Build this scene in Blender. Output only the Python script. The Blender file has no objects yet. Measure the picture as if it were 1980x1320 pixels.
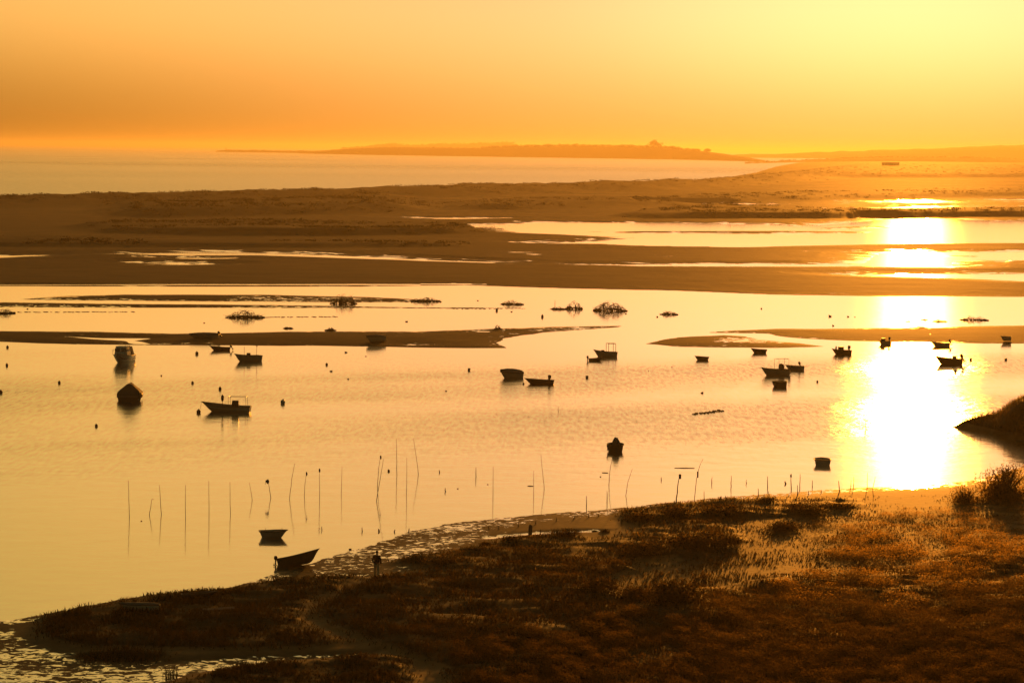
import bpy, bmesh, math, random
import numpy as np
from mathutils import Vector, Matrix

random.seed(7)
RNG = np.random.default_rng(11)
sc = bpy.context.scene
COL = sc.collection

# ------------------------------------------------------------------ camera
FP, CAMZ, PW, PH = 5614.0, 28.0, 1980.0, 1320.0
DEP = math.atan((660 - 288) / FP)
ROLL = math.atan(0.0105)
_F = np.array([0, math.cos(DEP), -math.sin(DEP)])
_R0 = np.array([1.0, 0, 0]); _U0 = np.array([0, math.sin(DEP), math.cos(DEP)])
_R = _R0 * math.cos(ROLL) + _U0 * math.sin(ROLL)
_U = _U0 * math.cos(ROLL) - _R0 * math.sin(ROLL)


def yh(px):
    return 278.0 + 0.0105 * np.asarray(px, float)


def unproj(px, py, z=0.0):
    """where the sight line of photo point (px,py) meets the level z"""
    px = np.asarray(px, float); py = np.asarray(py, float)
    u = (px - PW / 2) / FP; v = (PH / 2 - py) / FP
    d = _F + u[..., None] * _R + v[..., None] * _U
    t = (z - CAMZ) / d[..., 2]
    return np.stack([t * d[..., 0], t * d[..., 1]], -1)


def W(px, py, z=0.0):
    p = unproj(np.array([px]), np.array([py]), z)[0]
    return Vector((float(p[0]), float(p[1]), z))


def scale_at(px, py):
    return (py - float(yh(px))) / CAMZ       # photo pixels per metre


cam = bpy.data.cameras.new('camera')
camo = bpy.data.objects.new('camera', cam); COL.objects.link(camo)
camo.matrix_world = Matrix.Translation((0, 0, CAMZ)) @ Matrix([list(_R), list(_U), list(-_F)]).transposed().to_4x4()
cam.sensor_width = 36; cam.lens = 36 * FP / PW
cam.clip_start = 1; cam.clip_end = 200000
sc.camera = camo

# ------------------------------------------------------------------ light
SUN_AZ = math.atan((1768 - 990) / FP)
SUN_EL = math.radians(4.9)
world = bpy.data.worlds.new('World'); sc.world = world; world.use_nodes = True
nt = world.node_tree
sky = nt.nodes.new('ShaderNodeTexSky'); sky.sky_type = 'NISHITA'; sky.sun_disc = False
sky.sun_elevation = SUN_EL; sky.sun_rotation = SUN_AZ
sky.air_density = 1.0; sky.dust_density = 1.0; sky.ozone_density = 1.0
bgn = nt.nodes['Background']; bgn.inputs[1].default_value = 0.05
# the western sky is a little brighter away from the sun than the clean-air model, and glows round the sun
tcw = nt.nodes.new('ShaderNodeTexCoord')


def _wm(op, a, b=None, clamp=False):
    nd = nt.nodes.new('ShaderNodeMath'); nd.operation = op; nd.use_clamp = clamp
    for i, v in enumerate((a, b)):
        if v is None: continue
        if isinstance(v, (int, float)): nd.inputs[i].default_value = v
        else: nt.links.new(v, nd.inputs[i])
    return nd.outputs[0]


def _mr(v, a, b, c, d):
    nd = nt.nodes.new('ShaderNodeMapRange'); nd.interpolation_type = 'SMOOTHSTEP'
    for i, q in enumerate((a, b, c, d)): nd.inputs[i + 1].default_value = q
    nt.links.new(v, nd.inputs[0]); return nd.outputs[0]


_dot = nt.nodes.new('ShaderNodeVectorMath'); _dot.operation = 'DOT_PRODUCT'
_dot.inputs[1].default_value = (math.sin(SUN_AZ) * math.cos(SUN_EL), math.cos(SUN_AZ) * math.cos(SUN_EL), math.sin(SUN_EL))
nt.links.new(tcw.outputs['Generated'], _dot.inputs[0])
_ang = _wm('ARCCOSINE', _dot.outputs['Value'])
_sep = nt.nodes.new('ShaderNodeSeparateXYZ'); nt.links.new(tcw.outputs['Generated'], _sep.inputs[0])
_far = _wm('MULTIPLY', _wm('MULTIPLY', _mr(_ang, math.radians(7), math.radians(20), 0, 0.75), _mr(_sep.outputs[2], 0.0, 0.06, 0.0, 1)), _mr(_ang, math.radians(35), math.radians(75), 1, 0))
_glow = _mr(_ang, math.radians(0.5), math.radians(8), 0.19, 0)
_low = _mr(_sep.outputs[2], 0.0, 0.05, 0.55, 1.0)
_fac = _wm('MULTIPLY', _wm('ADD', _wm('ADD', _far, _glow), 1.10), _low)
_mul = nt.nodes.new('ShaderNodeVectorMath'); _mul.operation = 'SCALE'
nt.links.new(sky.outputs[0], _mul.inputs[0]); nt.links.new(_fac, _mul.inputs['Scale'])
# evening sky: the blue falls away with height, as the photograph's warm white balance shows it
_hi = _mr(_sep.outputs[2], 0.03, 0.16, 0.0, 1.0)
_tint = nt.nodes.new('ShaderNodeMix'); _tint.data_type = 'RGBA'
_tint.inputs[6].default_value = (1, 1, 1, 1); _tint.inputs[7].default_value = (1.13, 1.03, 0.46, 1)
nt.links.new(_hi, _tint.inputs[0])
_mul2 = nt.nodes.new('ShaderNodeVectorMath'); _mul2.operation = 'MULTIPLY'
_t2 = nt.nodes.new('ShaderNodeMix'); _t2.data_type = 'RGBA'
_t2.inputs[6].default_value = (1.0, 0.91, 1.55, 1); _t2.inputs[7].default_value = (1.1, 0.95, 0.82, 1)
nt.links.new(_mr(_ang, math.radians(4), math.radians(19), 0, 1), _t2.inputs[0])
_mul3 = nt.nodes.new('ShaderNodeVectorMath'); _mul3.operation = 'MULTIPLY'
nt.links.new(_mul.outputs[0], _mul3.inputs[0]); nt.links.new(_t2.outputs[2], _mul3.inputs[1])
nt.links.new(_mul3.outputs[0], _mul2.inputs[0]); nt.links.new(_tint.outputs[2], _mul2.inputs[1])
nt.links.new(_mul2.outputs[0], bgn.inputs[0])

sun = bpy.data.lights.new('sun', 'SUN'); suno = bpy.data.objects.new('sun', sun); COL.objects.link(suno)
sun.energy = 3.7; sun.angle = math.radians(0.53); sun.color = (1.0, 0.325, 0.03)
sdir = Vector((math.sin(SUN_AZ) * math.cos(SUN_EL), math.cos(SUN_AZ) * math.cos(SUN_EL), math.sin(SUN_EL)))
suno.rotation_euler = (-sdir).to_track_quat('-Z', 'Y').to_euler()

vs = sc.view_settings
vs.view_transform = 'Standard'; vs.look = 'None'; vs.gamma = 1.0; vs.use_curve_mapping = False; vs.exposure = -1.0
sc.render.engine = 'CYCLES'
cy = sc.cycles
cy.max_bounces = 5; cy.diffuse_bounces = 1; cy.glossy_bounces = 3; cy.transmission_bounces = 2
cy.volume_bounces = 0; cy.transparent_max_bounces = 4
cy.use_denoising = True
cy.caustics_reflective = False; cy.caustics_refractive = False

# ------------------------------------------------------------------ noise and distance helpers
_T = RNG.random((256, 256))


def vnoise(x, y, s=0):
    x = np.asarray(x, float) + s * 17.31; y = np.asarray(y, float) + s * 9.77
    xi = np.floor(x).astype(int); yi = np.floor(y).astype(int)
    fx = x - xi; fy = y - yi
    fx = fx * fx * (3 - 2 * fx); fy = fy * fy * (3 - 2 * fy)
    a = _T[xi % 256, yi % 256]; b = _T[(xi + 1) % 256, yi % 256]
    c = _T[xi % 256, (yi + 1) % 256]; d = _T[(xi + 1) % 256, (yi + 1) % 256]
    return (a * (1 - fx) + b * fx) * (1 - fy) + (c * (1 - fx) + d * fx) * fy


def fbm(x, y, o=4, s=0):
    t = 0; a = 0.5; n = 0
    for k in range(o):
        t = t + a * vnoise(np.asarray(x) * 2 ** k, np.asarray(y) * 2 ** k, s + k); n += a; a *= 0.5
    return t / n


def sdf(P, poly):
    """signed distance in metres, positive inside; poly given as photo points on the water level"""
    q = unproj(np.array([p[0] for p in poly]), np.array([p[1] for p in poly]))
    sh = P.shape[:-1]; P = P.reshape(-1, 2)
    d2 = np.full(len(P), 1e30); ins = np.zeros(len(P), bool)
    for i in range(len(q)):
        a = q[i]; b = q[(i + 1) % len(q)]; ab = b - a
        t = np.clip(((P - a) @ ab) / max(ab @ ab, 1e-9), 0, 1)
        e = P - (a + t[:, None] * ab)
        d2 = np.minimum(d2, (e * e).sum(1))
        c = (a[1] > P[:, 1]) != (b[1] > P[:, 1])
        den = b[1] - a[1]
        if abs(den) < 1e-12: continue
        ins ^= c & (P[:, 0] < (b[0] - a[0]) * (P[:, 1] - a[1]) / den + a[0])
    return (np.sqrt(d2) * np.where(ins, 1, -1)).reshape(sh)


def sst(x, a, b):
    t = np.clip((x - a) / (b - a), 0, 1)
    return t * t * (3 - 2 * t)


# ------------------------------------------------------------------ materials
def newmat(name):
    m = bpy.data.materials.new(name); m.use_nodes = True
    n = m.node_tree; n.nodes.clear()
    out = n.nodes.new('ShaderNodeOutputMaterial')
    return m, n, out


def N(n, typ, **kw):
    nd = n.nodes.new('ShaderNode' + typ)
    for k, v in kw.items():
        if k.startswith('i_'):
            nd.inputs[k[2:].replace('_', ' ')].default_value = v
        else:
            setattr(nd, k, v)
    return nd


def mathn(n, op, a, b=None, clamp=False):
    nd = n.nodes.new('ShaderNodeMath'); nd.operation = op; nd.use_clamp = clamp
    for i, v in enumerate((a, b)):
        if v is None: continue
        if isinstance(v, (int, float)): nd.inputs[i].default_value = v
        else: n.links.new(v, nd.inputs[i])
    return nd.outputs[0]


def pbr(name, col, rough=0.6, var=0.25, scale=6.0, bump=0.0, metal=0.0, spec=0.5, coat=0.0, trans=0.0, fwd=0.0):
    """principled surface whose colour and roughness wander with a noise"""
    m, n, out = newmat(name)
    p = N(n, 'BsdfPrincipled')
    tc = N(n, 'TexCoord')
    no = N(n, 'TexNoise', i_Scale=scale, i_Detail=6.0, i_Roughness=0.6)
    n.links.new(tc.outputs['Object'], no.inputs['Vector'])
    mx = N(n, 'Mix', data_type='RGBA')
    mx.inputs[6].default_value = (*[c * (1 - var) for c in col], 1)
    mx.inputs[7].default_value = (*[min(1, c * (1 + var)) for c in col], 1)
    n.links.new(no.outputs[0], mx.inputs[0]); n.links.new(mx.outputs[2], p.inputs['Base Color'])
    r = mathn(n, 'ADD', mathn(n, 'MULTIPLY', no.outputs[0], 0.3), rough - 0.15)
    n.links.new(r, p.inputs['Roughness'])
    p.inputs['Metallic'].default_value = metal; p.inputs['Specular IOR Level'].default_value = spec
    p.inputs['Coat Weight'].default_value = coat
    if bump:
        b = N(n, 'Bump', i_Strength=bump, i_Distance=0.02)
        n.links.new(no.outputs[0], b.inputs['Height']); n.links.new(b.outputs[0], p.inputs['Normal'])
    sh = p.outputs[0]
    if trans:
        t = N(n, 'BsdfTranslucent'); n.links.new(mx.outputs[2], t.inputs[0])
        ms = N(n, 'MixShader', i_Fac=trans)
        n.links.new(sh, ms.inputs[1]); n.links.new(t.outputs[0], ms.inputs[2]); sh = ms.outputs[0]
    if fwd:
        t = N(n, 'BsdfRefraction', distribution='BECKMANN', i_IOR=1.22, i_Roughness=0.82)
        t.inputs['Color'].default_value = (0.55, 0.36, 0.10, 1)
        ms = N(n, 'MixShader', i_Fac=fwd)
        n.links.new(sh, ms.inputs[1]); n.links.new(t.outputs[0], ms.inputs[2]); sh = ms.outputs[0]
    n.links.new(sh, out.inputs[0])
    return m


def water_nodes(n, normal, rough, floor=0.30, wide=0.2, wrough=0.255, ior=1.4, ripple_shade=None):
    """dark water body under a mirror that grows towards grazing view; some of the facets are ruffled"""
    d = N(n, 'BsdfDiffuse'); d.inputs[0].default_value = (0.05, 0.03, 0.012, 1)
    gs = []
    for r in (rough, wrough):
        g = N(n, 'BsdfGlossy', distribution='BECKMANN')
        g.inputs['Color'].default_value = (1, 1, 1, 1)
        if isinstance(r, (int, float)): g.inputs['Roughness'].default_value = r
        else: n.links.new(r, g.inputs['Roughness'])
        if normal is not None: n.links.new(normal, g.inputs['Normal'])
        gs.append(g)
    gm = N(n, 'MixShader')
    if isinstance(wide, (int, float)): gm.inputs[0].default_value = wide
    else: n.links.new(wide, gm.inputs[0])
    n.links.new(gs[0].outputs[0], gm.inputs[1]); n.links.new(gs[1].outputs[0], gm.inputs[2])
    fr = N(n, 'Fresnel', i_IOR=ior)
    fac = mathn(n, 'ADD', mathn(n, 'MULTIPLY', fr.outputs[0], 1.0 - floor), floor, True)
    if ripple_shade is not None: fac = mathn(n, 'MULTIPLY', fac, ripple_shade, True)
    ms = N(n, 'MixShader')
    n.links.new(fac, ms.inputs[0]); n.links.new(d.outputs[0], ms.inputs[1]); n.links.new(gm.outputs[0], ms.inputs[2])
    return ms.outputs[0]


def make_water(name, wl, bump_lo, bump_hi, r_lo, r_hi, floor, wide_lo, wide_hi, wrough=0.255, ior=1.4):
    m, n, out = newmat(name)
    geo = N(n, 'NewGeometry')
    at = N(n, 'Attribute', attribute_name='ripple')
    n1 = N(n, 'TexNoise', i_Scale=1 / wl, i_Detail=3.0, i_Roughness=0.55)
    n2 = N(n, 'TexNoise', i_Scale=1 / (wl * 5.5), i_Detail=2.0)
    for q in (n1, n2): n.links.new(geo.outputs['Position'], q.inputs['Vector'])
    h = mathn(n, 'ADD', mathn(n, 'MULTIPLY', n1.outputs[0], wl), mathn(n, 'MULTIPLY', n2.outputs[0], wl * 3.2))
    ramp = lambda lo, hi: mathn(n, 'ADD', mathn(n, 'MULTIPLY', at.outputs['Fac'], hi - lo), lo)
    b = N(n, 'Bump', i_Distance=1.0)
    n.links.new(ramp(bump_lo, bump_hi), b.inputs['Strength']); n.links.new(h, b.inputs['Height'])
    mp = N(n, 'Mapping'); mp.inputs['Rotation'].default_value = (0, 0, 0.22); mp.inputs['Scale'].default_value = (1.15 / wl, 0.15 / wl, 1)
    n.links.new(geo.outputs['Position'], mp.inputs[0])
    n3 = N(n, 'TexNoise', i_Scale=1.0, i_Detail=3.0, i_Roughness=0.6)
    n.links.new(mp.outputs[0], n3.inputs['Vector'])
    shade_fac = mathn(n, 'SUBTRACT', 1.0, mathn(n, 'MULTIPLY', mathn(n, 'MULTIPLY', mathn(n, 'SUBTRACT', n3.outputs[0], 0.42), 1.15), mathn(n, 'MINIMUM', at.outputs['Fac'], 1.0)))  # stretched noise dims the mirror: ripple shading painted into the reflectivity
    n.links.new(water_nodes(n, b.outputs[0], ramp(r_lo, r_hi), floor, ramp(wide_lo, wide_hi), wrough, ior, shade_fac), out.inputs[0])
    return m


def make_ground(name, pscale, sand, veg, gscale, rough=0.62, glow=0.10):
    """sand and mud that turn to plant cover by 'veg' and to puddled, shining mud by 'wet'"""
    m, n, out = newmat(name)
    geo = N(n, 'NewGeometry')
    wet = N(n, 'Attribute', attribute_name='wet').outputs['Fac']
    vg = N(n, 'Attribute', attribute_name='veg').outputs['Fac']
    na = N(n, 'TexNoise', i_Scale=gscale, i_Detail=8.0, i_Roughness=0.65)
    nb = N(n, 'TexNoise', i_Scale=pscale, i_Detail=6.0, i_Roughness=0.62, i_Distortion=0.9)
    nc = N(n, 'TexNoise', i_Scale=pscale * 0.13, i_Detail=3.0)
    n.links.new(geo.outputs['Position'], nc.inputs['Vector'])
    for q in (na, nb): n.links.new(geo.outputs['Position'], q.inputs['Vector'])
    vm = N(n, 'MapRange'); vm.inputs[1].default_value = 0.35; vm.inputs[2].default_value = 0.6
    n.links.new(mathn(n, 'ADD', mathn(n, 'MULTIPLY', na.outputs[0], 0.6), mathn(n, 'SUBTRACT', vg, 0.3)), vm.inputs[0])
    sv = N(n, 'Mix', data_type='RGBA')
    sv.inputs[6].default_value = (*[c * 0.45 for c in sand], 1); sv.inputs[7].default_value = (*[c * 1.55 for c in sand], 1)
    n.links.new(na.outputs[0], sv.inputs[0])
    vv = N(n, 'Mix', data_type='RGBA')
    vv.inputs[6].default_value = (*[c * 0.5 for c in veg], 1); vv.inputs[7].default_value = (*[c * 1.5 for c in veg], 1)
    n.links.new(na.outputs[0], vv.inputs[0])
    cm = N(n, 'Mix', data_type='RGBA')
    n.links.new(vm.outputs[0], cm.inputs[0]); n.links.new(sv.outputs[2], cm.inputs[6]); n.links.new(vv.outputs[2], cm.inputs[7])
    p = N(n, 'BsdfPrincipled')
    dk = N(n, 'Mix', data_type='RGBA', blend_type='MULTIPLY')
    n.links.new(mathn(n, 'MULTIPLY', wet, 1.4, True), dk.inputs[0]); n.links.new(cm.outputs[2], dk.inputs[6]); dk.inputs[7].default_value = (0.35, 0.32, 0.28, 1)
    n.links.new(dk.outputs[2], p.inputs['Base Color'])
    p.inputs['Specular IOR Level'].default_value = glow
    rr = mathn(n, 'SUBTRACT', rough, mathn(n, 'MULTIPLY', wet, 0.1))
    n.links.new(rr, p.inputs['Roughness'])
    b = N(n, 'Bump', i_Strength=0.5, i_Distance=0.06 / gscale)
    n.links.new(na.outputs[0], b.inputs['Height']); n.links.new(b.outputs[0], p.inputs['Normal'])
    # puddles: where the noise lies under the wetness
    pm = N(n, 'MapRange'); pm.inputs[1].default_value = 0.0; pm.inputs[2].default_value = 0.045
    n.links.new(mathn(n, 'SUBTRACT', mathn(n, 'ADD', mathn(n, 'MULTIPLY', wet, 0.52), 0.16), mathn(n, 'ADD', nb.outputs[0], mathn(n, 'MULTIPLY', mathn(n, 'SUBTRACT', nc.outputs[0], 0.5), 0.45))), pm.inputs[0])
    pw = water_nodes(n, None, 0.09, 0.25, 0.2)
    ms = N(n, 'MixShader')
    n.links.new(pm.outputs[0], ms.inputs[0]); n.links.new(p.outputs[0], ms.inputs[1]); n.links.new(pw, ms.inputs[2])
    n.links.new(ms.outputs[0], out.inputs[0])
    return m


SAND = (0.20, 0.135, 0.06); MUD = (0.10, 0.068, 0.03); VEG = (0.055, 0.042, 0.014)
M_lagoon = make_water('lagoon_water', 0.55, 0.010, 0.065, 0.07, 0.22, 0.46, 0.14, 0.45, 0.235)
M_sea = make_water('sea_water', 3.0, 0.10, 0.22, 0.2, 0.3, 0.0, 0.5, 0.6, 0.36, 1.33)
M_near = make_ground('shore_ground', 1.6, SAND, VEG, 1.6, 0.62, 0.04)
M_bar = make_ground('sandbar_mud', 0.6, MUD, VEG, 0.6, 0.7, 0.03)
M_isle = make_ground('island_ground', 0.10, (0.15, 0.10, 0.042), (0.038, 0.029, 0.010), 0.09, 0.7, 0.05)
M_grass = pbr('marsh_grass', (0.07, 0.052, 0.018), 0.75, 0.5, 0.4, spec=0.1, trans=0.2, fwd=0.055)
M_leaf = pbr('scrub_leaves', (0.06, 0.046, 0.016), 0.75, 0.5, 0.6, spec=0.1, trans=0.2, fwd=0.035)
M_glow = pbr('glow_scrub_leaves', (0.08, 0.055, 0.016), 0.8, 0.5, 0.3, spec=0.05, trans=0.2, fwd=0.14)  # scrub leaf passing extra sun, its brightness stands in for veiling glare
M_scrub = pbr('dune_scrub_leaves', (0.045, 0.035, 0.012), 0.8, 0.5, 0.05, spec=0.05, trans=0.1)
M_hill = pbr('hill_cover', (0.06, 0.046, 0.018), 0.9, 0.4, 0.01, spec=0.05)
M_white = pbr('white_hull_paint', (0.62, 0.58, 0.52), 0.35, 0.12, 3, coat=0.3)
M_grey = pbr('grey_hull_paint', (0.42, 0.38, 0.34), 0.45, 0.15, 3)
M_blue = pbr('dark_blue_paint', (0.05, 0.06, 0.10), 0.4, 0.2, 3, coat=0.2)
M_dark = pbr('weathered_dark_paint', (0.07, 0.06, 0.05), 0.5, 0.3, 4)
M_wood = pbr('wet_wood', (0.12, 0.085, 0.055), 0.7, 0.4, 8, bump=0.3)
M_tarp = pbr('canvas_tarp', (0.16, 0.15, 0.15), 0.75, 0.2, 5, bump=0.4)
M_black = pbr('black_plastic', (0.025, 0.024, 0.024), 0.4, 0.3, 6)
M_steel = pbr('steel_tube', (0.45, 0.44, 0.42), 0.35, 0.15, 9, metal=1.0)
M_glass = pbr('tinted_window', (0.03, 0.03, 0.03), 0.15, 0.1, 4, spec=0.8)
M_cane = pbr('dry_cane', (0.16, 0.12, 0.07), 0.7, 0.3, 5)
M_weed = pbr('dead_branches', (0.06, 0.045, 0.03), 0.8, 0.4, 5)
M_buoy = pbr('buoy_plastic', (0.30, 0.09, 0.03), 0.45, 0.35, 5)
M_buoyw = pbr('pale_buoy_plastic', (0.55, 0.50, 0.42), 0.4, 0.3, 5)
M_rock = pbr('breakwater_rock', (0.16, 0.14, 0.12), 0.85, 0.4, 0.2)
M_wall = pbr('rendered_wall', (0.35, 0.31, 0.27), 0.8, 0.2, 0.3)
M_rope = pbr('rope', (0.2, 0.17, 0.12), 0.8, 0.2, 20)
M_stone = pbr('stone_dark', (0.1, 0.085, 0.07), 0.8, 0.4, 3, bump=0.5)


# ------------------------------------------------------------------ object helpers
def tag(o, label=None, cat=None, group=None, kind=None):
    if label: o['label'] = label
    if cat: o['category'] = cat
    if group: o['group'] = group
    if kind: o['kind'] = kind
    return o


def thing(name, label, cat, loc=(0, 0, 0), rot=(0, 0, 0), group=None):
    o = bpy.data.objects.new(name, None); COL.objects.link(o)
    o.location = loc; o.rotation_euler = rot; o.empty_display_size = 0.2
    return tag(o, label, cat, group)


def npmesh(name, V, Fq, mat, attrs=None, smooth=True):
    """mesh from arrays; Fq is (n,3) or (n,4)"""
    me = bpy.data.meshes.new(name)
    V = np.asarray(V, np.float32); Fq = np.asarray(Fq, np.int32)
    k = Fq.shape[1]
    me.vertices.add(len(V)); me.vertices.foreach_set('co', V.ravel())
    me.loops.add(Fq.size); me.loops.foreach_set('vertex_index', Fq.ravel())
    me.polygons.add(len(Fq)); me.polygons.foreach_set('loop_start', np.arange(0, Fq.size, k, dtype=np.int32))
    me.polygons.foreach_set('use_smooth', np.full(len(Fq), smooth))
    for nm, a in (attrs or {}).items():
        at = me.attributes.new(nm, 'FLOAT', 'POINT'); at.data.foreach_set('value', np.asarray(a, np.float32).ravel())
    me.update(calc_edges=True); me.validate()
    me.materials.append(mat)
    return me


def link(name, me, parent=None):
    o = bpy.data.objects.new(name, me); COL.objects.link(o)
    if parent is not None: o.parent = parent
    return o


class MB:
    """collects simple shapes into one mesh"""
    def __init__(s): s.v = []; s.f = []

    def add(s, v, f):
        b = len(s.v); s.v.extend([tuple(p) for p in v]); s.f.extend([tuple(i + b for i in q) for q in f]); return s

    def tube(s, pts, rad, n=6):
        pts = [Vector(p) for p in pts]
        if isinstance(rad, (int, float)): rad = [rad] * len(pts)
        v = []; f = []
        for i, p in enumerate(pts):
            d = (pts[min(i + 1, len(pts) - 1)] - pts[max(i - 1, 0)]).normalized()
            a = d.cross(Vector((0, 0, 1)) if abs(d.z) < 0.9 else Vector((1, 0, 0))).normalized(); b = d.cross(a)
            for k in range(n):
                t = 2 * math.pi * k / n
                v.append(p + (a * math.cos(t) + b * math.sin(t)) * rad[i])
        for i in range(len(pts) - 1):
            for k in range(n):
                f.append((i * n + k, i * n + (k + 1) % n, (i + 1) * n + (k + 1) % n, (i + 1) * n + k))
        f.append(tuple(range(n))[::-1]); f.append(tuple((len(pts) - 1) * n + k for k in range(n)))
        return s.add(v, f)

    def box(s, c, d, rot=None, taper=1.0, bev=0.0):
        c = Vector(c); x, y, z = [q / 2 for q in d]
        b = min(bev, x * 0.45, y * 0.45)
        ring = [(-x + b, -y), (x - b, -y), (x, -y + b), (x, y - b), (x - b, y), (-x + b, y), (-x, y - b), (-x, -y + b)] if b else [(-x, -y), (x, -y), (x, y), (-x, y)]
        k = len(ring)
        v = [Vector((p[0], p[1], -z)) for p in ring] + [Vector((p[0] * taper, p[1] * taper, z)) for p in ring]
        if rot: v = [rot @ p for p in v]
        f = [tuple(range(k))[::-1], tuple(range(k, 2 * k))] + [(i, (i + 1) % k, k + (i + 1) % k, k + i) for i in range(k)]
        return s.add([p + c for p in v], f)

    def blob(s, c, r, nu=10, nv=7, jit=0.0, rot=None, p=1.0):
        c = Vector(c); v = []; f = []
        sg = lambda q: math.copysign(abs(q) ** p, q)
        for j in range(nv + 1):
            th = math.pi * j / nv
            for i in range(nu):
                ph = 2 * math.pi * i / nu
                k = 1 + random.uniform(-jit, jit)
                q = Vector((r[0] * sg(math.sin(th)) * sg(math.cos(ph)) * k, r[1] * sg(math.sin(th)) * sg(math.sin(ph)) * k, r[2] * sg(math.cos(th)) * k))
                v.append(c + (rot @ q if rot else q))
        for j in range(nv):
            for i in range(nu):
                f.append((j * nu + i, (j + 1) * nu + i, (j + 1) * nu + (i + 1) % nu, j * nu + (i + 1) % nu))
        return s.add(v, f)

    def build(s, name, mat, parent=None, smooth=True):
        me = bpy.data.meshes.new(name); me.from_pydata(s.v, [], s.f); me.validate()
        bm = bmesh.new(); bm.from_mesh(me)
        bmesh.ops.remove_doubles(bm, verts=bm.verts, dist=1e-4)
        bmesh.ops.recalc_face_normals(bm, faces=bm.faces)
        bm.to_mesh(me); bm.free()
        for p in me.polygons: p.use_smooth = smooth
        if smooth and hasattr(me, 'set_sharp_from_angle'): me.set_sharp_from_angle(angle=math.radians(42))
        me.materials.append(mat)
        return link(name, me, parent)


def grid_faces(nr, nc, keep=None):
    r, c = np.meshgrid(np.arange(nr - 1), np.arange(nc - 1), indexing='ij')
    a = (r * nc + c).ravel()
    f = np.stack([a, a + 1, a + nc + 1, a + nc], 1)
    if keep is not None:
        f = f[keep.ravel()[f].any(1)]
    return f


def terrain(name, pxs, pys, hfun, mat, label=None):
    """ground sheet; pxs/pys set how fine the grid is where"""
    PX, PY = np.meshgrid(pxs, pys)
    if callable(pys): pass
    P = unproj(PX, PY)
    H, wet, veg = hfun(P, PX, PY)
    keep = H > -0.35
    Fq = grid_faces(*PX.shape, keep)
    used = np.zeros(PX.size, bool); used[Fq.ravel()] = True
    idx = np.cumsum(used) - 1
    V = np.stack([P[..., 0], P[..., 1], H], -1).reshape(-1, 3)[used]
    me = npmesh(name, V, idx[Fq], mat, {'wet': wet.ravel()[used], 'veg': veg.ravel()[used]})
    o = link(name, me)
    return tag(o, kind='structure')


# ------------------------------------------------------------------ the setting: outlines on the water level
ISLE_TOP = [(-900, 402), (-200, 392), (0, 388.5), (150, 384), (300, 380), (450, 376), (600, 372), (830, 366), (1000, 362), (1150, 358), (1300, 353),
            (1400, 344), (1460, 334), (1500, 322), (1545, 314), (1640, 312), (1760, 311), (2900, 313)]


def isle_top(px):
    return np.interp(px, [p[0] for p in ISLE_TOP], [p[1] for p in ISLE_TOP])


ISLE = ISLE_TOP + [(2900, 576), (1980, 574), (1700, 573), (1500, 570), (1300, 562), (1100, 558), (960, 553.5), (900, 551.5), (700, 554), (400, 554), (0, 553.5), (-900, 553)]
POOLS = [
    [(835, 437.5), (900, 434.5), (980, 434), (1060, 430), (1300, 431), (1480, 434), (1550, 438), (1680, 428), (1720, 422), (1850, 423), (1900, 427), (2900, 422), (2900, 468),
     (1980, 470), (1850, 470), (1700, 472), (1600, 474), (1420, 478), (1330, 476.5), (1240, 475), (1160, 471.5), (1050, 470.5), (1140, 467.5), (1200, 463.5), (1226, 460.5), (1180, 457.5), (1080, 453),
     (1000, 450), (985, 446), (960, 441)],
    [(235, 491), (340, 489), (420, 486.6), (560, 491), (700, 496.2), (830, 503), (960, 507), (960, 509), (700, 500), (500, 493.5), (340, 493.6)],
    [(296, 509.3), (340, 508.6), (392, 511.2), (350, 512)],
    [(335, 498.4), (410, 499.3), (405, 500.8), (350, 500.2)],
    [(-60, 496.5), (50, 493.4), (110, 493), (60, 495.6), (0, 498)],
    [(1120, 511.5), (1240, 512), (1600, 512.6), (1700, 511), (1700, 514.5), (1600, 515.2), (1240, 514.6)],
    [(1700, 489.5), (1790, 488), (1980, 487), (2900, 486), (2900, 504), (1980, 504), (1900, 503), (1850, 505), (1830, 517), (1700, 516), (1660, 512), (1680, 505), (1690, 497)],
    [(1630, 531.5), (1760, 530), (1900, 530), (2900, 527), (2900, 546), (1980, 544), (1850, 537.5), (1700, 534.5)],
    [(1700, 391), (1725, 388), (1790, 387), (1830, 390), (1800, 392.6), (1720, 392.4)],
    [(1540, 405.6), (1690, 403.4), (1720, 400.5), (1800, 400), (1815, 403.4), (1900, 406.4), (1760, 406.6), (1560, 407)],
    [(1270, 394.4), (1400, 394), (1500, 395.6), (1400, 396.4)],
    [(1900, 386), (2400, 385), (2400, 387), (1950, 388)],
    [(800, 422.4), (930, 421), (960, 422.2), (860, 424)],
]
BARS_IN = [[(1130, 448.4), (1250, 447), (1500, 446.6), (1690, 448), (1680, 450.4), (1500, 452), (1250, 451)],
           [(1560, 441), (1680, 437), (1760, 438.4), (1700, 441), (1600, 443)],
           [(1800, 493), (1900, 495), (1880, 498), (1800, 497)]]
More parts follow.
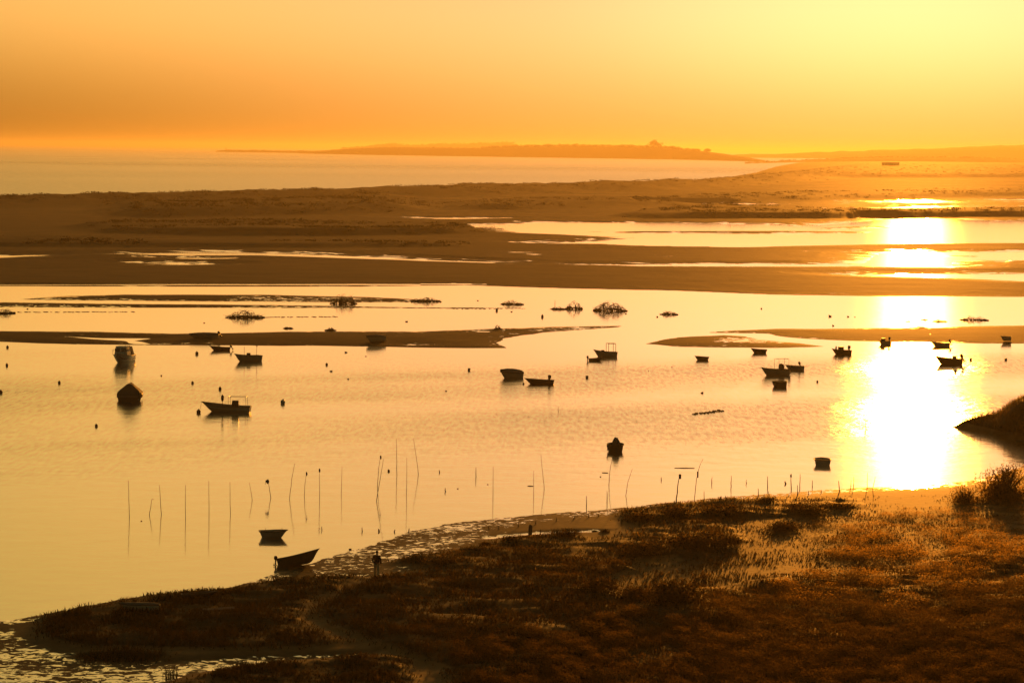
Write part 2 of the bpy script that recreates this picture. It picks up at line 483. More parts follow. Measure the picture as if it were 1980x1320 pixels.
RIDGES = [  # (outline, height, slope width, cover)
    ([(-900, 404), (-200, 394), (0, 392), (300, 383), (600, 375), (830, 367.5), (1000, 363.5), (1300, 354.5), (1480, 339), (1640, 321), (2900, 318), (2900, 342), (1640, 345), (1480, 358), (1300, 370), (1000, 378), (830, 382), (600, 388), (300, 396), (0, 404), (-900, 416)], 4.0, 38, 1.0),
    ([(180, 404), (260, 397), (330, 394), (480, 398), (560, 393), (640, 387), (760, 386), (850, 396), (820, 410), (700, 416), (500, 420), (320, 424), (200, 418)], 3.2, 22, 1.0),
    ([(120, 442), (180, 436), (400, 434), (620, 436), (800, 440), (940, 441), (985, 448), (900, 455), (700, 458), (400, 458), (180, 452)], 1.6, 12, 1.0),
    ([(860, 396), (1000, 388), (1200, 386), (1500, 378), (1980, 366), (2900, 360), (2900, 372), (1980, 380), (1500, 392), (1200, 402), (1000, 408), (880, 406)], 2.2, 24, 0.9),
    ([(1180, 420), (1280, 410), (1360, 403), (1500, 406), (1640, 412), (1800, 411), (1980, 410), (2900, 408), (2900, 419), (1980, 421), (1800, 420), (1600, 424), (1400, 424), (1240, 425)], 2.0, 10, 1.0),
    ([(-900, 470), (0, 462), (300, 470), (620, 473), (900, 474), (900, 480), (600, 482), (0, 480), (-900, 482)], 0.8, 10, 0.8),
]


def isle_h(P, PX, PY):
    d = sdf(P, ISLE)
    X, Y = P[..., 0], P[..., 1]
    n1 = fbm(X / 45, Y / 45, 5, 1) - 0.5
    n2 = fbm(X / 9, Y / 9, 4, 2) - 0.5
    dd = d + n2 * np.where(PY > 540, 1.4, 5)
    H = np.where(dd > 0, 0.55 * (1 - np.exp(-np.maximum(dd, 0) / 30)), np.maximum(dd * 0.06, -0.5))
    H = H + np.where(dd > 8, 0.35 * n1 + 0.1 * n2, 0)
    veg = sst(d, 20, 70) * np.clip(0.55 + 1.5 * n1, 0.1, 1)
    veg = np.where(PY > 505, veg * 0.45, veg)
    for poly, h, w, cv in RIDGES:
        r = sdf(P, poly)
        k = sst(r, -w * 0.4, w)
        H = H + k * h * (0.55 + 0.9 * (fbm(X / 60, Y / 60, 4, 5)))+ k * h * 0.35 * n2
        veg = np.maximum(veg, k * cv)
    sandy = sst(np.abs(PX + 40) , 420, 60) * sst(PY, 470, 440) * sst(PY, 384, 392)
    veg = veg * (1 - 0.75 * sandy * np.clip(0.5 + 2.2 * n1, 0, 1))
    # pools and creeks
    dp = np.full(d.shape, -1e9)
    for poly in POOLS: dp = np.maximum(dp, sdf(P, poly))
    for poly in BARS_IN: dp = np.minimum(dp, -sdf(P, poly))
    e = dp + n2 * 3.0
    H = np.where(e > -14, np.minimum(H, np.maximum(-e * 0.03, -0.5)), H)
    strip = sdf(P, [(-900, 549.6), (700, 549.8), (830, 548.6), (880, 547.6), (935, 549.6), (905, 550.0), (830, 550.3), (700, 551.2), (-900, 551)])
    H = np.where(strip > -0.6, -0.06, H)
    wet = sst(dp, -26, 2) * 0.72
    fl = sst(np.abs(PY - 496), 16, 3) * sst(PX, 880, 1000) * (0.40 + 0.5 * n1 * 1.0)
    fl = np.maximum(fl, sst(np.abs(PY - 500), 24, 8) * sst(PX, 1560, 1720) * 0.55)
    fl = np.maximum(fl, sst(np.abs(PY - 396), 14, 5) * sst(PX, 1500, 1650) * 0.52)
    fl = np.maximum(fl, sst(np.abs(PY - 436), 14, 4) * sst(PX, 1450, 1600) * 0.45)
    wet = np.maximum(wet, fl)
    wet = np.maximum(wet, sst(d, 16, 0) * 0.45)
    wet = np.where(H > 0.9, 0, wet)
    return H, np.clip(wet, 0, 1), np.clip(veg * (1 - wet), 0, 1)


pys = np.concatenate([np.arange(309.5, 345, 0.7), np.arange(345, 585, 1.1)])
terrain('barrier_island_ground', np.arange(-900, 2901, 5.0), pys, isle_h, M_isle)

BARS = [
    [(-900, 641), (0, 640), (180, 641), (330, 645), (450, 643.5), (560, 641), (700, 640.5), (800, 641), (900, 637.5), (1000, 634), (1100, 631), (1198, 630), (1196, 632.4), (1130, 637), (1060, 642), (1010, 648), (975, 655), (958, 663), (986, 673),
     (900, 673), (800, 671.5), (700, 670), (600, 668.6), (440, 667.6), (290, 667), (180, 666), (90, 664), (0, 660.5), (-900, 657)],
    [(35, 578.8), (120, 572.5), (240, 569.5), (380, 569.6), (520, 570), (700, 574), (860, 580.5), (790, 584.6), (700, 584.4), (500, 583.4), (300, 582), (130, 580.4)],
    [(-900, 584), (0, 584.4), (250, 587.6), (430, 588.6), (600, 590.5), (800, 594), (1020, 595), (900, 597), (700, 595.4), (450, 595.2), (230, 595), (0, 594), (-900, 593)],
    [(1245, 664.4), (1280, 658), (1310, 652), (1400, 648), (1440, 650), (1470, 656), (1540, 663), (1598, 670), (1500, 672.4), (1400, 672), (1310, 670)],
    [(1365, 643), (1420, 638.6), (1500, 635.4), (1600, 635.4), (1700, 634), (1850, 631), (1980, 629), (2900, 627), (2900, 664), (1980, 664), (1900, 664), (1800, 661.5), (1700, 660.4), (1640, 658.6), (1560, 655), (1500, 649), (1488, 645)],
]
SLITS = [[(140, 651.4), (200, 654), (300, 654), (264, 658.4), (290, 665), (262, 665.4), (236, 659), (180, 655.6)], [(786, 665.4), (808, 665.8), (806, 667.2), (788, 667)], [(920, 640.4), (950, 640.6), (945, 641.8), (922, 641.6)]]


def bars_h(P, PX, PY):
    X, Y = P[..., 0], P[..., 1]
    d = np.full(X.shape, -1e9)
    for i, b in enumerate(BARS):
        d = np.maximum(d, sdf(P, b))
    for s in SLITS: d = np.minimum(d, -sdf(P, s))
    n2 = fbm(X / 5, Y / 5, 4, 8) - 0.5
    e = d + n2 * 1.3
    H = np.where(e > 0, 0.34 * (1 - np.exp(-np.maximum(e, 0) / 9)), np.maximum(e * 0.05, -0.5)) + np.where(e > 3, n2 * 0.06, 0)
    top = sst(PY, 650, 638)
    wet = sst(d, 12, 0) * (0.40 + 0.24 * top)
    wet = np.maximum(wet, sst(d, -9, -1) * 0.2)
    fl = sst(np.abs(PX - 1470), 130, 60) * sst(PY, 672, 662) * sst(PY, 646, 654) * 0.62
    fl = np.maximum(fl, sst(np.abs(PX - 600), 320, 120) * sst(np.abs(PY - 577), 9, 3) * 0.5)
    return H, np.clip(np.maximum(wet, fl), 0, 1), np.clip(0.15 + n2, 0, 0.4)


terrain('sandbar_ground', np.arange(-900, 2901, 4.0), np.arange(564, 680, 0.8), bars_h, M_bar)

SHORE = [(-900, 1300), (-300, 1228), (0, 1200), (60, 1192), (120, 1184), (200, 1166), (300, 1149), (380, 1144), (440, 1137), (500, 1119), (540, 1106), (620, 1082), (680, 1064), (740, 1045), (800, 1026), (860, 1013), (950, 1003),
         (1040, 994), (1150, 986), (1230, 979), (1300, 970), (1400, 960), (1500, 953), (1600, 946), (1700, 941), (1800, 938), (1900, 924), (1960, 908), (2010, 892), (2300, 860), (2900, 820), (2900, 3200), (-900, 3200)]
GRASS_AREAS = [
    [(90, 1192), (150, 1180), (200, 1169), (300, 1152), (440, 1141), (520, 1127), (600, 1118), (690, 1116), (703, 1121), (655, 1148), (600, 1165), (580, 1190), (600, 1222), (680, 1248), (600, 1259), (470, 1261), (330, 1258), (160, 1257), (85, 1240), (70, 1222)],
    [(722, 1121), (760, 1112), (830, 1108), (790, 1098), (756, 1089), (800, 1080), (900, 1065), (960, 1054), (1010, 1041), (1090, 1037), (1140, 1048), (1200, 1047), (1215, 1030), (1300, 1010), (1420, 1020), (1430, 1050), (1340, 1078), (1225, 1085), (1228, 1110), (1150, 1130), (1150, 1150), (1220, 1160), (1290, 1140), (1400, 1145), (1500, 1120), (1620, 1130), (2000, 1050), (2900, 1000), (2900, 3200), (900, 3200), (860, 1300), (740, 1255), (640, 1215), (605, 1195), (612, 1172), (660, 1152)],
    [(150, 1267), (240, 1262), (330, 1266), (340, 1274), (250, 1284), (160, 1279)],
    [(330, 1330), (400, 1312), (470, 1299), (600, 1286), (740, 1277), (800, 1286), (790, 1400), (330, 1400)],
    [(1188, 990), (1300, 976), (1400, 968), (1480, 966), (1560, 965), (1650, 968), (1670, 980), (1600, 998), (1430, 1004), (1290, 1010), (1195, 1006)],
]
FLATS = [[(-900, 1310), (-300, 1240), (0, 1212), (55, 1206), (78, 1240), (160, 1266), (330, 1272), (470, 1268), (600, 1264), (742, 1259), (738, 1271), (560, 1283), (450, 1297), (390, 1308), (330, 1326), (100, 1345), (-900, 1420)]]
SHEEN = [[(905, 1043), (960, 1034.5), (1030, 1028.5), (1110, 1024.5), (1190, 1026.5), (1185, 1030), (1100, 1033), (1020, 1036.5), (950, 1044)], [(640, 1109), (690, 1109), (716, 1113), (714, 1118), (660, 1115)]]


def shore_parts(P, PX, PY):
    d = sdf(P, SHORE)
    gv = np.full(d.shape, -1e9)
    for g in GRASS_AREAS: gv = np.maximum(gv, sdf(P, g))
    fl = np.full(d.shape, -1e9)
    for g in FLATS: fl = np.maximum(fl, sdf(P, g))
    sh = np.full(d.shape, -1e9)
    for g in SHEEN: sh = np.maximum(sh, sdf(P, g))
    return d, gv, fl, sh


def shore_h(P, PX, PY):
    X, Y = P[..., 0], P[..., 1]
    d, gv, fl, sh = shore_parts(P, PX, PY)
    n1 = fbm(X / 6, Y / 6, 4, 21) - 0.5
    n2 = fbm(X / 1.3, Y / 1.3, 4, 22) - 0.5
    e = d + n2 * 1.2
    H = np.where(e > 0, 0.25 * (1 - np.exp(-np.maximum(e, 0) / 14)), np.maximum(e * 0.05, -0.5))
    k = sst(gv + n2 * 0.8, -0.9, 1.6)
    n3 = fbm(X / 3.2, Y / 3.2, 3, 25) - 0.5
    H = H + k * (0.24 + 0.34 * n1 + 0.42 * n3 + 0.2 * n2)
    kf = sst(fl + n2 * 0.6, -0.5, 1.2)
    H = H * (1 - kf) + kf * (0.02 + 0.03 * n2)
    ks = sst(sh + n2 * 0.4, -0.4, 0.8)
    H = H * (1 - ks) + ks * 0.03
    H = np.where(d > 1.0, np.maximum(H, 0.012), H)
    band = np.interp(PX, [400, 540, 800, 950, 1150, 1300, 1700], [3.0, 7, 13, 9, 5, 5, 4])
    wet = sst(d, band * 1.2, band * 0.35) * (0.57 + 0.2 * n1)
    wet = np.maximum(wet, sst(d, band * 2.0, band * 1.0) * 0.12)
    wet = np.maximum(wet, kf * 0.62)
    wet = np.maximum(wet, ks * 0.85)
    wet = wet * (1 - k)
    tan = 0.66 * sst(n1 + 0.8 * n3, -0.35, 0.1) * (1 - kf) * (1 - ks) * sst(PX, 1180, 1300)
    return H, np.clip(wet, 0, 1), np.clip(np.maximum(k, tan * (d > band)), 0, 1)


pys = np.concatenate([np.arange(812, 935, 4.0), np.arange(935, 1345, 1.7), np.arange(1345, 1600, 8), np.arange(1600, 3201, 100)])
pxs = np.concatenate([np.arange(-900, -100, 20.0), np.arange(-100, 2080, 3.4), np.arange(2080, 2901, 20)])
shore_o = terrain('shore_ground', pxs, pys, shore_h, M_near)


def ground_z(x, y):
    P = np.array([[x, y]]); px = np.array([0.0]); py = np.array([0.0])
    # photo coordinates of the point, for the band widths
    v = np.array([x, y, -CAMZ]); zc = v @ _F
    px[0] = PW / 2 + FP * (v @ _R) / zc; py[0] = PH / 2 - FP * (v @ _U) / zc
    return float(shore_h(P, px, py)[0][0])


# steep bank at the right edge
BANK = [(1838, 826), (1865, 832), (1900, 838), (1950, 846), (2000, 852), (2200, 870), (2900, 900), (2900, 796), (2200, 802), (2000, 808), (1940, 814), (1890, 820), (1855, 823)]


def bank_h(P, PX, PY):
    X, Y = P[..., 0], P[..., 1]
    d = sdf(P, BANK); n2 = fbm(X / 2, Y / 2, 4, 31) - 0.5
    e = d + n2 * 1.0
    rise = np.interp(PX, [1838, 1858, 1880, 1925, 1940, 1952, 1965, 1982, 2100, 2300], [0.15, 0.55, 1.05, 1.45, 2.0, 2.6, 3.15, 3.5, 4.2, 4.6])
    H = np.where(e > 0, rise * (1 - np.exp(-np.maximum(e, 0) / (0.7 + rise * 0.35))), np.maximum(e * 0.12, -0.5)) + np.where(e > 0.5, n2 * 0.55, 0)
    return H, sst(d, 1.2, 0) * 0.25, sst(H, 0.2, 0.9)


terrain('bank_ground', np.arange(1800, 2901, 4.0), np.arange(786, 905, 1.2), bank_h, M_near)

def tuft_field(name, label, P, H, h0, h1, wd, mat, seed):
    rg = np.random.default_rng(seed); k = len(P)
    h = rg.uniform(h0, h1, k); a = rg.uniform(0, np.pi, k); w = wd * rg.uniform(0.6, 1.3, k)
    lean = rg.normal(0, 0.3, (k, 2)) * h[:, None]
    b = np.stack([np.cos(a), np.sin(a)], 1) * w[:, None]
    V = np.stack([np.column_stack([P - b, H - 0.05]), np.column_stack([P + b, H - 0.05]), np.column_stack([P + lean, H + h])], 1).reshape(-1, 3)
    o = link(name, npmesh(name, V, np.arange(3 * k).reshape(-1, 3), mat, smooth=False))
    return tag(o, label, 'grass', kind='stuff')


def bank_grass():
    rg = np.random.default_rng(9); n = 26000
    px = rg.uniform(1850, 2300, n); py = rg.uniform(792, 860, n)
    P = unproj(px, py); H, wet, veg = bank_h(P, px, py)
    ok = (H > 0.55) & (rg.random(n) < np.clip(fbm(P[:, 0] / 1.5, P[:, 1] / 1.5, 3, 14) * 1.8 - 0.35, 0.05, 1))
    tuft_field('bank_grass', 'dry grass growing over the steep bank at the right edge', P[ok], H[ok], 0.12, 0.6, 0.03, M_grass, 10)


bank_grass()

# ------------------------------------------------------------------ water
pxs = np.concatenate([np.arange(-1500, -100, 50.0), np.arange(-100, 2100, 12), np.arange(2100, 3501, 50)])
tt = np.linspace(0, 1, 190) ** 1.25
PX = np.tile(pxs, (len(tt), 1))
PB = isle_top(PX) + 5.0
PY = PB + tt[:, None] * (3300 - PB)
P = unproj(PX, PY)
X, Y = P[..., 0], P[..., 1]
dch = sst(PY, 664, 700) * sst(PY, 1010 - 0.05 * PX, 860 - 0.02 * PX)
streak = fbm((X + 0.9 * Y) / 120, (Y - 0.5 * X) / 34, 4, 41)
rip = dch * np.clip((streak - 0.34) * 3.2, 0.12, 1) + 0.05 * fbm(X / 40, Y / 12, 3, 42)
me = npmesh('lagoon_water', np.stack([X, Y, np.zeros_like(X)], -1).reshape(-1, 3), grid_faces(*PX.shape), M_lagoon, {'ripple': np.clip(rip, 0, 1)})
tag(link('lagoon_water', me), kind='structure')

tt = np.linspace(0, 1, 90)
PX = np.tile(pxs, (len(tt), 1))
dist0 = CAMZ * FP / (isle_top(PX) + 5.0 - yh(PX))
DD = dist0 * (90000 / dist0) ** tt[:, None]
PY = yh(PX) + CAMZ * FP / DD
P = unproj(PX, PY); X, Y = P[..., 0], P[..., 1]
rip = np.clip(0.55 + 1.2 * (fbm(X / 900, Y / 500, 4, 51) - 0.5), 0, 1)
me = npmesh('sea_water', np.stack([X, Y, np.zeros_like(X)], -1).reshape(-1, 3), grid_faces(*PX.shape), M_sea, {'ripple': rip})
tag(link('sea_water', me), kind='structure')


# ------------------------------------------------------------------ distant land
def ridge(name, base, top, depth, mat, step=2.5, rough=0.0, wl=40.0, seed=60):
    """a hill with a front, a crest and a back; base/top are (px,py) lists"""
    px = np.arange(base[0][0], base[-1][0] + 0.1, step)
    pb = np.interp(px, [p[0] for p in base], [p[1] for p in base])
    pt = np.interp(px, [p[0] for p in top], [p[1] for p in top])
    B = unproj(px, pb)
    D = np.linalg.norm(B, axis=1); dirn = B / D[:, None]
    Dc = D + depth * 0.4
    zc = CAMZ + (yh(px) - pt) / FP * Dc
    zc = zc + (fbm(px * D / FP / wl, px * 0, 3, seed) - 0.5) * rough
    zc = np.maximum(zc, 0.6)
    prof = [(0.0, -0.03), (0.05, 0.30), (0.15, 0.62), (0.28, 0.88), (0.4, 1.0), (0.6, 0.9), (0.8, 0.5), (1.0, -0.03)]
    V = []
    for a, h in prof:
        q = dirn * (D + depth * a)[:, None]
        nz = (fbm(q[:, 0] / wl, q[:, 1] / wl, 3, seed + 3) - 0.5) * rough * (0.3 < h < 0.95)
        V.append(np.column_stack([q, np.where(h < 0, -1.0, zc * h + nz)]))
    V = np.concatenate(V)
    me = npmesh(name, V, grid_faces(len(prof), len(px)), mat)
    tag(link(name, me), kind='structure')
    return px, zc, dirn, D + depth * 0.4


hl = ridge('headland_terrain', [(580, 297), (700, 299.5), (800, 301), (900, 302.5), (1000, 304), (1100, 305.5), (1200, 307), (1300, 308.5), (1380, 310.5), (1480, 313)],
           [(580, 296.6), (620, 292), (660, 289.5), (700, 287), (760, 285), (850, 286), (900, 287), (960, 286), (1010, 284), (1060, 283), (1130, 283), (1180, 284), (1230, 285), (1300, 287), (1320, 290), (1360, 293), (1400, 298), (1440, 304), (1480, 311)], 900, M_hill, rough=3)
h2 = ridge('distant_hills', [(640, 294), (1050, 298.5)], [(640, 290), (700, 284), (740, 281), (760, 279), (800, 281.5), (850, 280), (890, 278.5), (925, 277), (960, 278), (975, 275.5), (992, 277), (1003, 284), (1050, 293)], 2500, M_hill, rough=7, wl=30, seed=66)
h3 = ridge('mainland_hills', [(1380, 304.5), (2900, 318.5)], [(1380, 301), (1450, 299), (1520, 297), (1600, 294), (1700, 291), (1800, 288), (1870, 285), (1920, 283), (1980, 281), (2200, 276), (2900, 288)], 2500, M_hill, step=4, rough=8, wl=60, seed=70)
h4 = ridge('mainland_plain_rise', [(1440, 317), (1540, 314), (1640, 312.5), (1760, 312.5), (2900, 325)], [(1440, 316), (1520, 312), (1600, 308), (1660, 306), (1720, 305), (1800, 305), (1868, 305), (1920, 307), (1980, 309), (2400, 310), (2900, 318)], 1400, M_hill, step=4, rough=4, wl=35, seed=75)


def clumps(name, centres, sizes, mat, label=None, nface=34, flat=0.75, leaf=0.4, seed=1, parent=None):
    """foliage: leaf clusters spread through each crown volume"""
    rg = np.random.default_rng(seed)
    Vs = []
    for c, s in zip(centres, sizes):
        k = nface
        u = rg.normal(size=(k, 3)); u /= np.linalg.norm(u, axis=1)[:, None]
        r = rg.uniform(0.45, 1.0, k) ** 0.6
        q = u * r[:, None] * np.array([s[0], s[1], s[2]]) + np.array(c)
        ls = leaf * (s[0] + s[2]) * 0.5 * rg.uniform(0.5, 1.2, k)
        a = rg.normal(size=(k, 3)); a /= np.linalg.norm(a, axis=1)[:, None]
        b = np.cross(a, u); b /= np.linalg.norm(b, axis=1)[:, None] + 1e-9
        w = rg.uniform(0.35, 0.8, k)[:, None]
        tri = np.stack([q + a * ls[:, None], q - a * ls[:, None] * 0.6 + b * ls[:, None] * w, q - a * ls[:, None] * 0.6 - b * ls[:, None] * w], 1)
        Vs.append(tri.reshape(-1, 3))
    V = np.concatenate(Vs)
    me = npmesh(name, V, np.arange(len(V)).reshape(-1, 3), mat, smooth=False)
    return link(name, me, parent)


# pine woods on the headland and the rise behind it
cs = []; ss = []
for (px, zc, dirn, D), dens, hh, lo, hi in ((hl, 420, 11, 930, 1350), (hl, 90, 5, 640, 930), (h4, 300, 7, 1480, 2300), (h2, 160, 12, 660, 1005)):
    for k in range(dens):
        p = random.uniform(lo, hi); i = int(np.clip(np.searchsorted(px, p), 0, len(px) - 1))
        s = random.uniform(0.5, 1.0) * hh; off = random.uniform(-80, 160)
        q = dirn[i] * (D[i] + off)
        cs.append((q[0], q[1], zc[i] + s * 0.25 - abs(off) * 0.02)); ss.append((s * 0.9, s * 0.9, s * 0.55))
o = clumps('pine_woods', cs, ss, M_scrub, nface=26, leaf=0.42, seed=3)
tag(o, 'hazy pine woods along the headland and far shore', 'woods', kind='stuff')


def pine(px, py_top, width, rdg, label, off=0):
    X_, zc, dirn, D = rdg
    i = int(np.clip(np.searchsorted(X_, px), 0, len(X_) - 1))
    d = D[i] + off; q = dirn[i] * d
    ztop = CAMZ + (float(yh(px)) - py_top) / FP * d
    zb = zc[i] - 4
    w = width / FP * d / 2; h = ztop - zb
    t = thing('pine_tree', label, 'tree', (q[0], q[1], zb))
    cs = []; ss = []
    for k in range(26):
        a = random.uniform(0, 6.28); r = random.uniform(0, 0.75) * w; z = h * (0.42 + 0.46 * random.random() * (1 - (r / w) ** 2))
        cs.append((r * math.cos(a), r * math.sin(a), z)); s = w * random.uniform(0.25, 0.42); ss.append((s, s, s * 0.6))
    clumps('crown', cs, ss, M_scrub, nface=40, leaf=0.35, seed=int(px), parent=t)
    mb = MB(); mb.tube([(0, 0, -2), (0.3, 0, h * 0.35), (-0.2, 0.2, h * 0.62)], [w * 0.06, w * 0.05, w * 0.03])
    for k in range(5):
        a = k * 1.26; mb.tube([(0, 0, h * 0.45), (w * 0.4 * math.cos(a), w * 0.4 * math.sin(a), h * 0.68)], [w * 0.03, w * 0.015], 5)
    mb.build('trunk', M_wood, t)


pine(1265, 270, 30, hl, 'tall round-topped pine standing above the headland woods')
pine(1868, 304, 22, h4, 'broad low pine on the hazy rise at the right', -60)
pine(1366, 288, 18, hl, 'small pine at the seaward end of the woods, by the misty bay', 0)

# far building on the island
bp = W(1722, 325)
t = thing('flat_roofed_building', 'long flat-roofed block alone on the hazy far shore', 'building', bp, (0, 0, -0.15))
MB().box((0, 0, 4.9), (32, 12, 9.8)).build('wall', M_wall, t, False)
MB().box((0, 0, 10.1), (33.4, 13.4, 0.6)).build('roof', M_wall, t, False)
for k in range(6):
    MB().box((-13 + k * 5.2, -6.02, 6.6), (2.2, 0.3, 1.8)).build('window', M_glass, t, False)
MB().box((2.0, -6.05, 1.6), (2.2, 0.3, 3.2)).build('door', M_wood, t, False)

# jetty with its light
a, b = W(425, 293.6), W(640, 297)
mb = MB(); n = 46
for k in range(n):
    f = k / (n - 1); p = a.lerp(b, f); s = 1.0 if f > 0.1 else 0.5 + f * 5
    mb.blob((p.x, p.y + random.uniform(-5, 5), 1.5), (22, 14, random.uniform(6.5, 9.5) * s), 8, 5, 0.18)
j = mb.build('breakwater', M_rock, None, False); tag(j, 'long low rock breakwater running out to sea from the headland', 'breakwater')
p = W(437, 293.8)
t = thing('beacon_tower', 'small light tower on the tip of the breakwater', 'lighthouse', (p.x, p.y, 6))
mb = MB(); mb.tube([(0, 0, -1), (0, 0, 2), (0, 0, 2.1), (0, 0, 12)], [4.0, 4.0, 2.0, 1.6], 10); mb.build('tower', M_wall, t)
MB().tube([(0, 0, 12), (0, 0, 12.6)], [2.4, 2.4], 10).build('gallery', M_wall, t)
MB().tube([(0, 0, 12.6), (0, 0, 15), (0, 0, 16.5)], [1.3, 1.3, 0.2], 10).build('lantern', M_dark, t)

# haze: one box of pale air round everything
mb = MB(); mb.box((0, 44000, 37.0), (120000, 93000, 76))
hz = mb.build('haze', M_white, None, False)
m, n, out = newmat('haze_air')
pv = N(n, 'VolumePrincipled')
pv.inputs['Color'].default_value = (0.86, 0.78, 0.52, 1)
pv.inputs['Density'].default_value = 0.66e-4; pv.inputs['Anisotropy'].default_value = 0.69
n.links.new(pv.outputs[0], out.inputs['Volume'])
hz.data.materials.clear(); hz.data.materials.append(m)
tag(hz, 'thin orange evening haze over the whole lagoon', 'haze', kind='stuff')

#@@OBJECTS@@
# ------------------------------------------------------------------ marsh grass, scrub and shrubs
def pix_of(P3):
    v = P3 - np.array([0, 0, CAMZ]); zc = v @ _F
    return PW / 2 + FP * (v @ _R) / zc, PH / 2 - FP * (v @ _U) / zc


def marsh_grass(n):
    rg = np.random.default_rng(5)
    px = rg.uniform(-120, 2120, n); py = 960 + (1400 - 960) * rg.random(n)
    P = unproj(px, py)
    H, wet, veg = shore_h(P, px, py)
    X, Y = P[:, 0], P[:, 1]
    tus = fbm(X / 1.6, Y / 1.6, 3, 91)
    zone = sst(px, 1300, 1620) * sst(py, 1330, 1080)
    thin = 1 - 0.15 * zone
    veg = np.maximum(veg, sst(px, 1480, 1640) * sst(py, 985, 1010) * (py < 1330))
    keep = rg.random(n) < veg * thin * np.clip((tus - 0.22) * 3, 0.12, 1)
    P, H, X, Y, tus, py, zone = P[keep], H[keep], X[keep], Y[keep], tus[keep], py[keep], zone[keep]
    k = len(X)
    h = (0.09 + 0.40 * np.clip(tus - 0.25, 0, 1)) * rg.uniform(0.5, 1.35, k) * (1 - 0.6 * zone)
    w = rg.uniform(0.02, 0.05, k)
    a = rg.uniform(0, np.pi, k)
    lean = rg.normal(0, 0.6, (k, 2)) * h[:, None]
    b = np.stack([np.cos(a), np.sin(a)], 1) * w[:, None]
    v0 = np.column_stack([P - b, H - 0.03]); v1 = np.column_stack([P + b, H - 0.03])
    v2 = np.column_stack([P + lean * 0.45 + b * 0.6, H + h * 0.62]); v3 = np.column_stack([P + lean * 0.45 - b * 0.6, H + h * 0.62])
    v4 = np.column_stack([P + lean, H + h])
    V = np.stack([v0, v1, v2, v3, v4], 1).reshape(-1, 3)
    o = np.arange(k)[:, None] * 5
    F = np.concatenate([o + [0, 1, 2], o + [0, 2, 3], o + [3, 2, 4]])
    me = npmesh('marsh_grass', V, F, M_grass, smooth=False)
    tag(link('marsh_grass', me), 'dark tussocky salt marsh grass over the near shore', 'grass', kind='stuff')


marsh_grass(260000)


def shrub(px, py, wpx, hpx, label, name='shrub', mat=None, n=None, upright=0.5, stems=6, zfun=None, twig=False, group='shrubs on the near shore'):
    """bush whose leaf sprays fill an uneven dome, on short woody stems; (px,py) is its foot"""
    p = W(px, py); s = scale_at(px, py)
    w = wpx / s; h = hpx / s
    z = zfun(p.x, p.y) if zfun else ground_z(p.x, p.y)
    rg = np.random.default_rng(int(px * 7 + py))
    t = thing(name, label, 'shrub', (p.x, p.y, max(z, 0) - 0.05), (0, 0, 0), group)
    mb = MB()
    for k in range(stems):
        a = rg.uniform(0, 6.28); r = rg.uniform(0.15, 0.42) * w
        q = Vector((r * math.cos(a), r * math.sin(a) * 0.8, h * rg.uniform(0.45, 0.9)))
        mb.tube([(0.1 * q.x, 0.1 * q.y, 0), (0.5 * q.x, 0.5 * q.y, q.z * 0.6), q], [0.03 * h + 0.01, 0.02 * h, 0.006], 5)
    mb.build('stem', M_weed, t)
    n = n or int(min(2600, 260 + 170 * w * h * 2))
    c = rg.normal(size=(max(5, int(w * 3) + 3), 3)); c /= np.linalg.norm(c, axis=1)[:, None]
    rad = rg.uniform(0.25, 0.75, len(c))
    C = np.column_stack([c[:, 0] * rad * w * 0.5, c[:, 1] * rad * w * 0.42, np.abs(c[:, 2]) * rad * h * 0.8])
    ci = rg.integers(0, len(C), n)
    q = C[ci] + rg.normal(size=(n, 3)) * np.array([0.13 * w, 0.12 * w, 0.13 * h])
    q[:, 2] = np.abs(q[:, 2]) + 0.02
    L = (0.11 if not twig else 0.13) * rg.uniform(0.6, 1.5, n) * (0.7 + 0.3 * h)
    d = rg.normal(size=(n, 3)); d[:, 2] = np.abs(d[:, 2]) + upright; d /= np.linalg.norm(d, axis=1)[:, None]
    sd = np.cross(d, rg.normal(size=(n, 3))); sd /= np.linalg.norm(sd, axis=1)[:, None] + 1e-9
    wd = (0.34 if not twig else 0.16) * L[:, None]
    tri = np.stack([q - sd * wd, q + sd * wd, q + d * L[:, None]], 1).reshape(-1, 3)
    me = npmesh('foliage', tri, np.arange(len(tri)).reshape(-1, 3), mat or M_leaf, smooth=False)
    link('foliage', me, t)
    return t


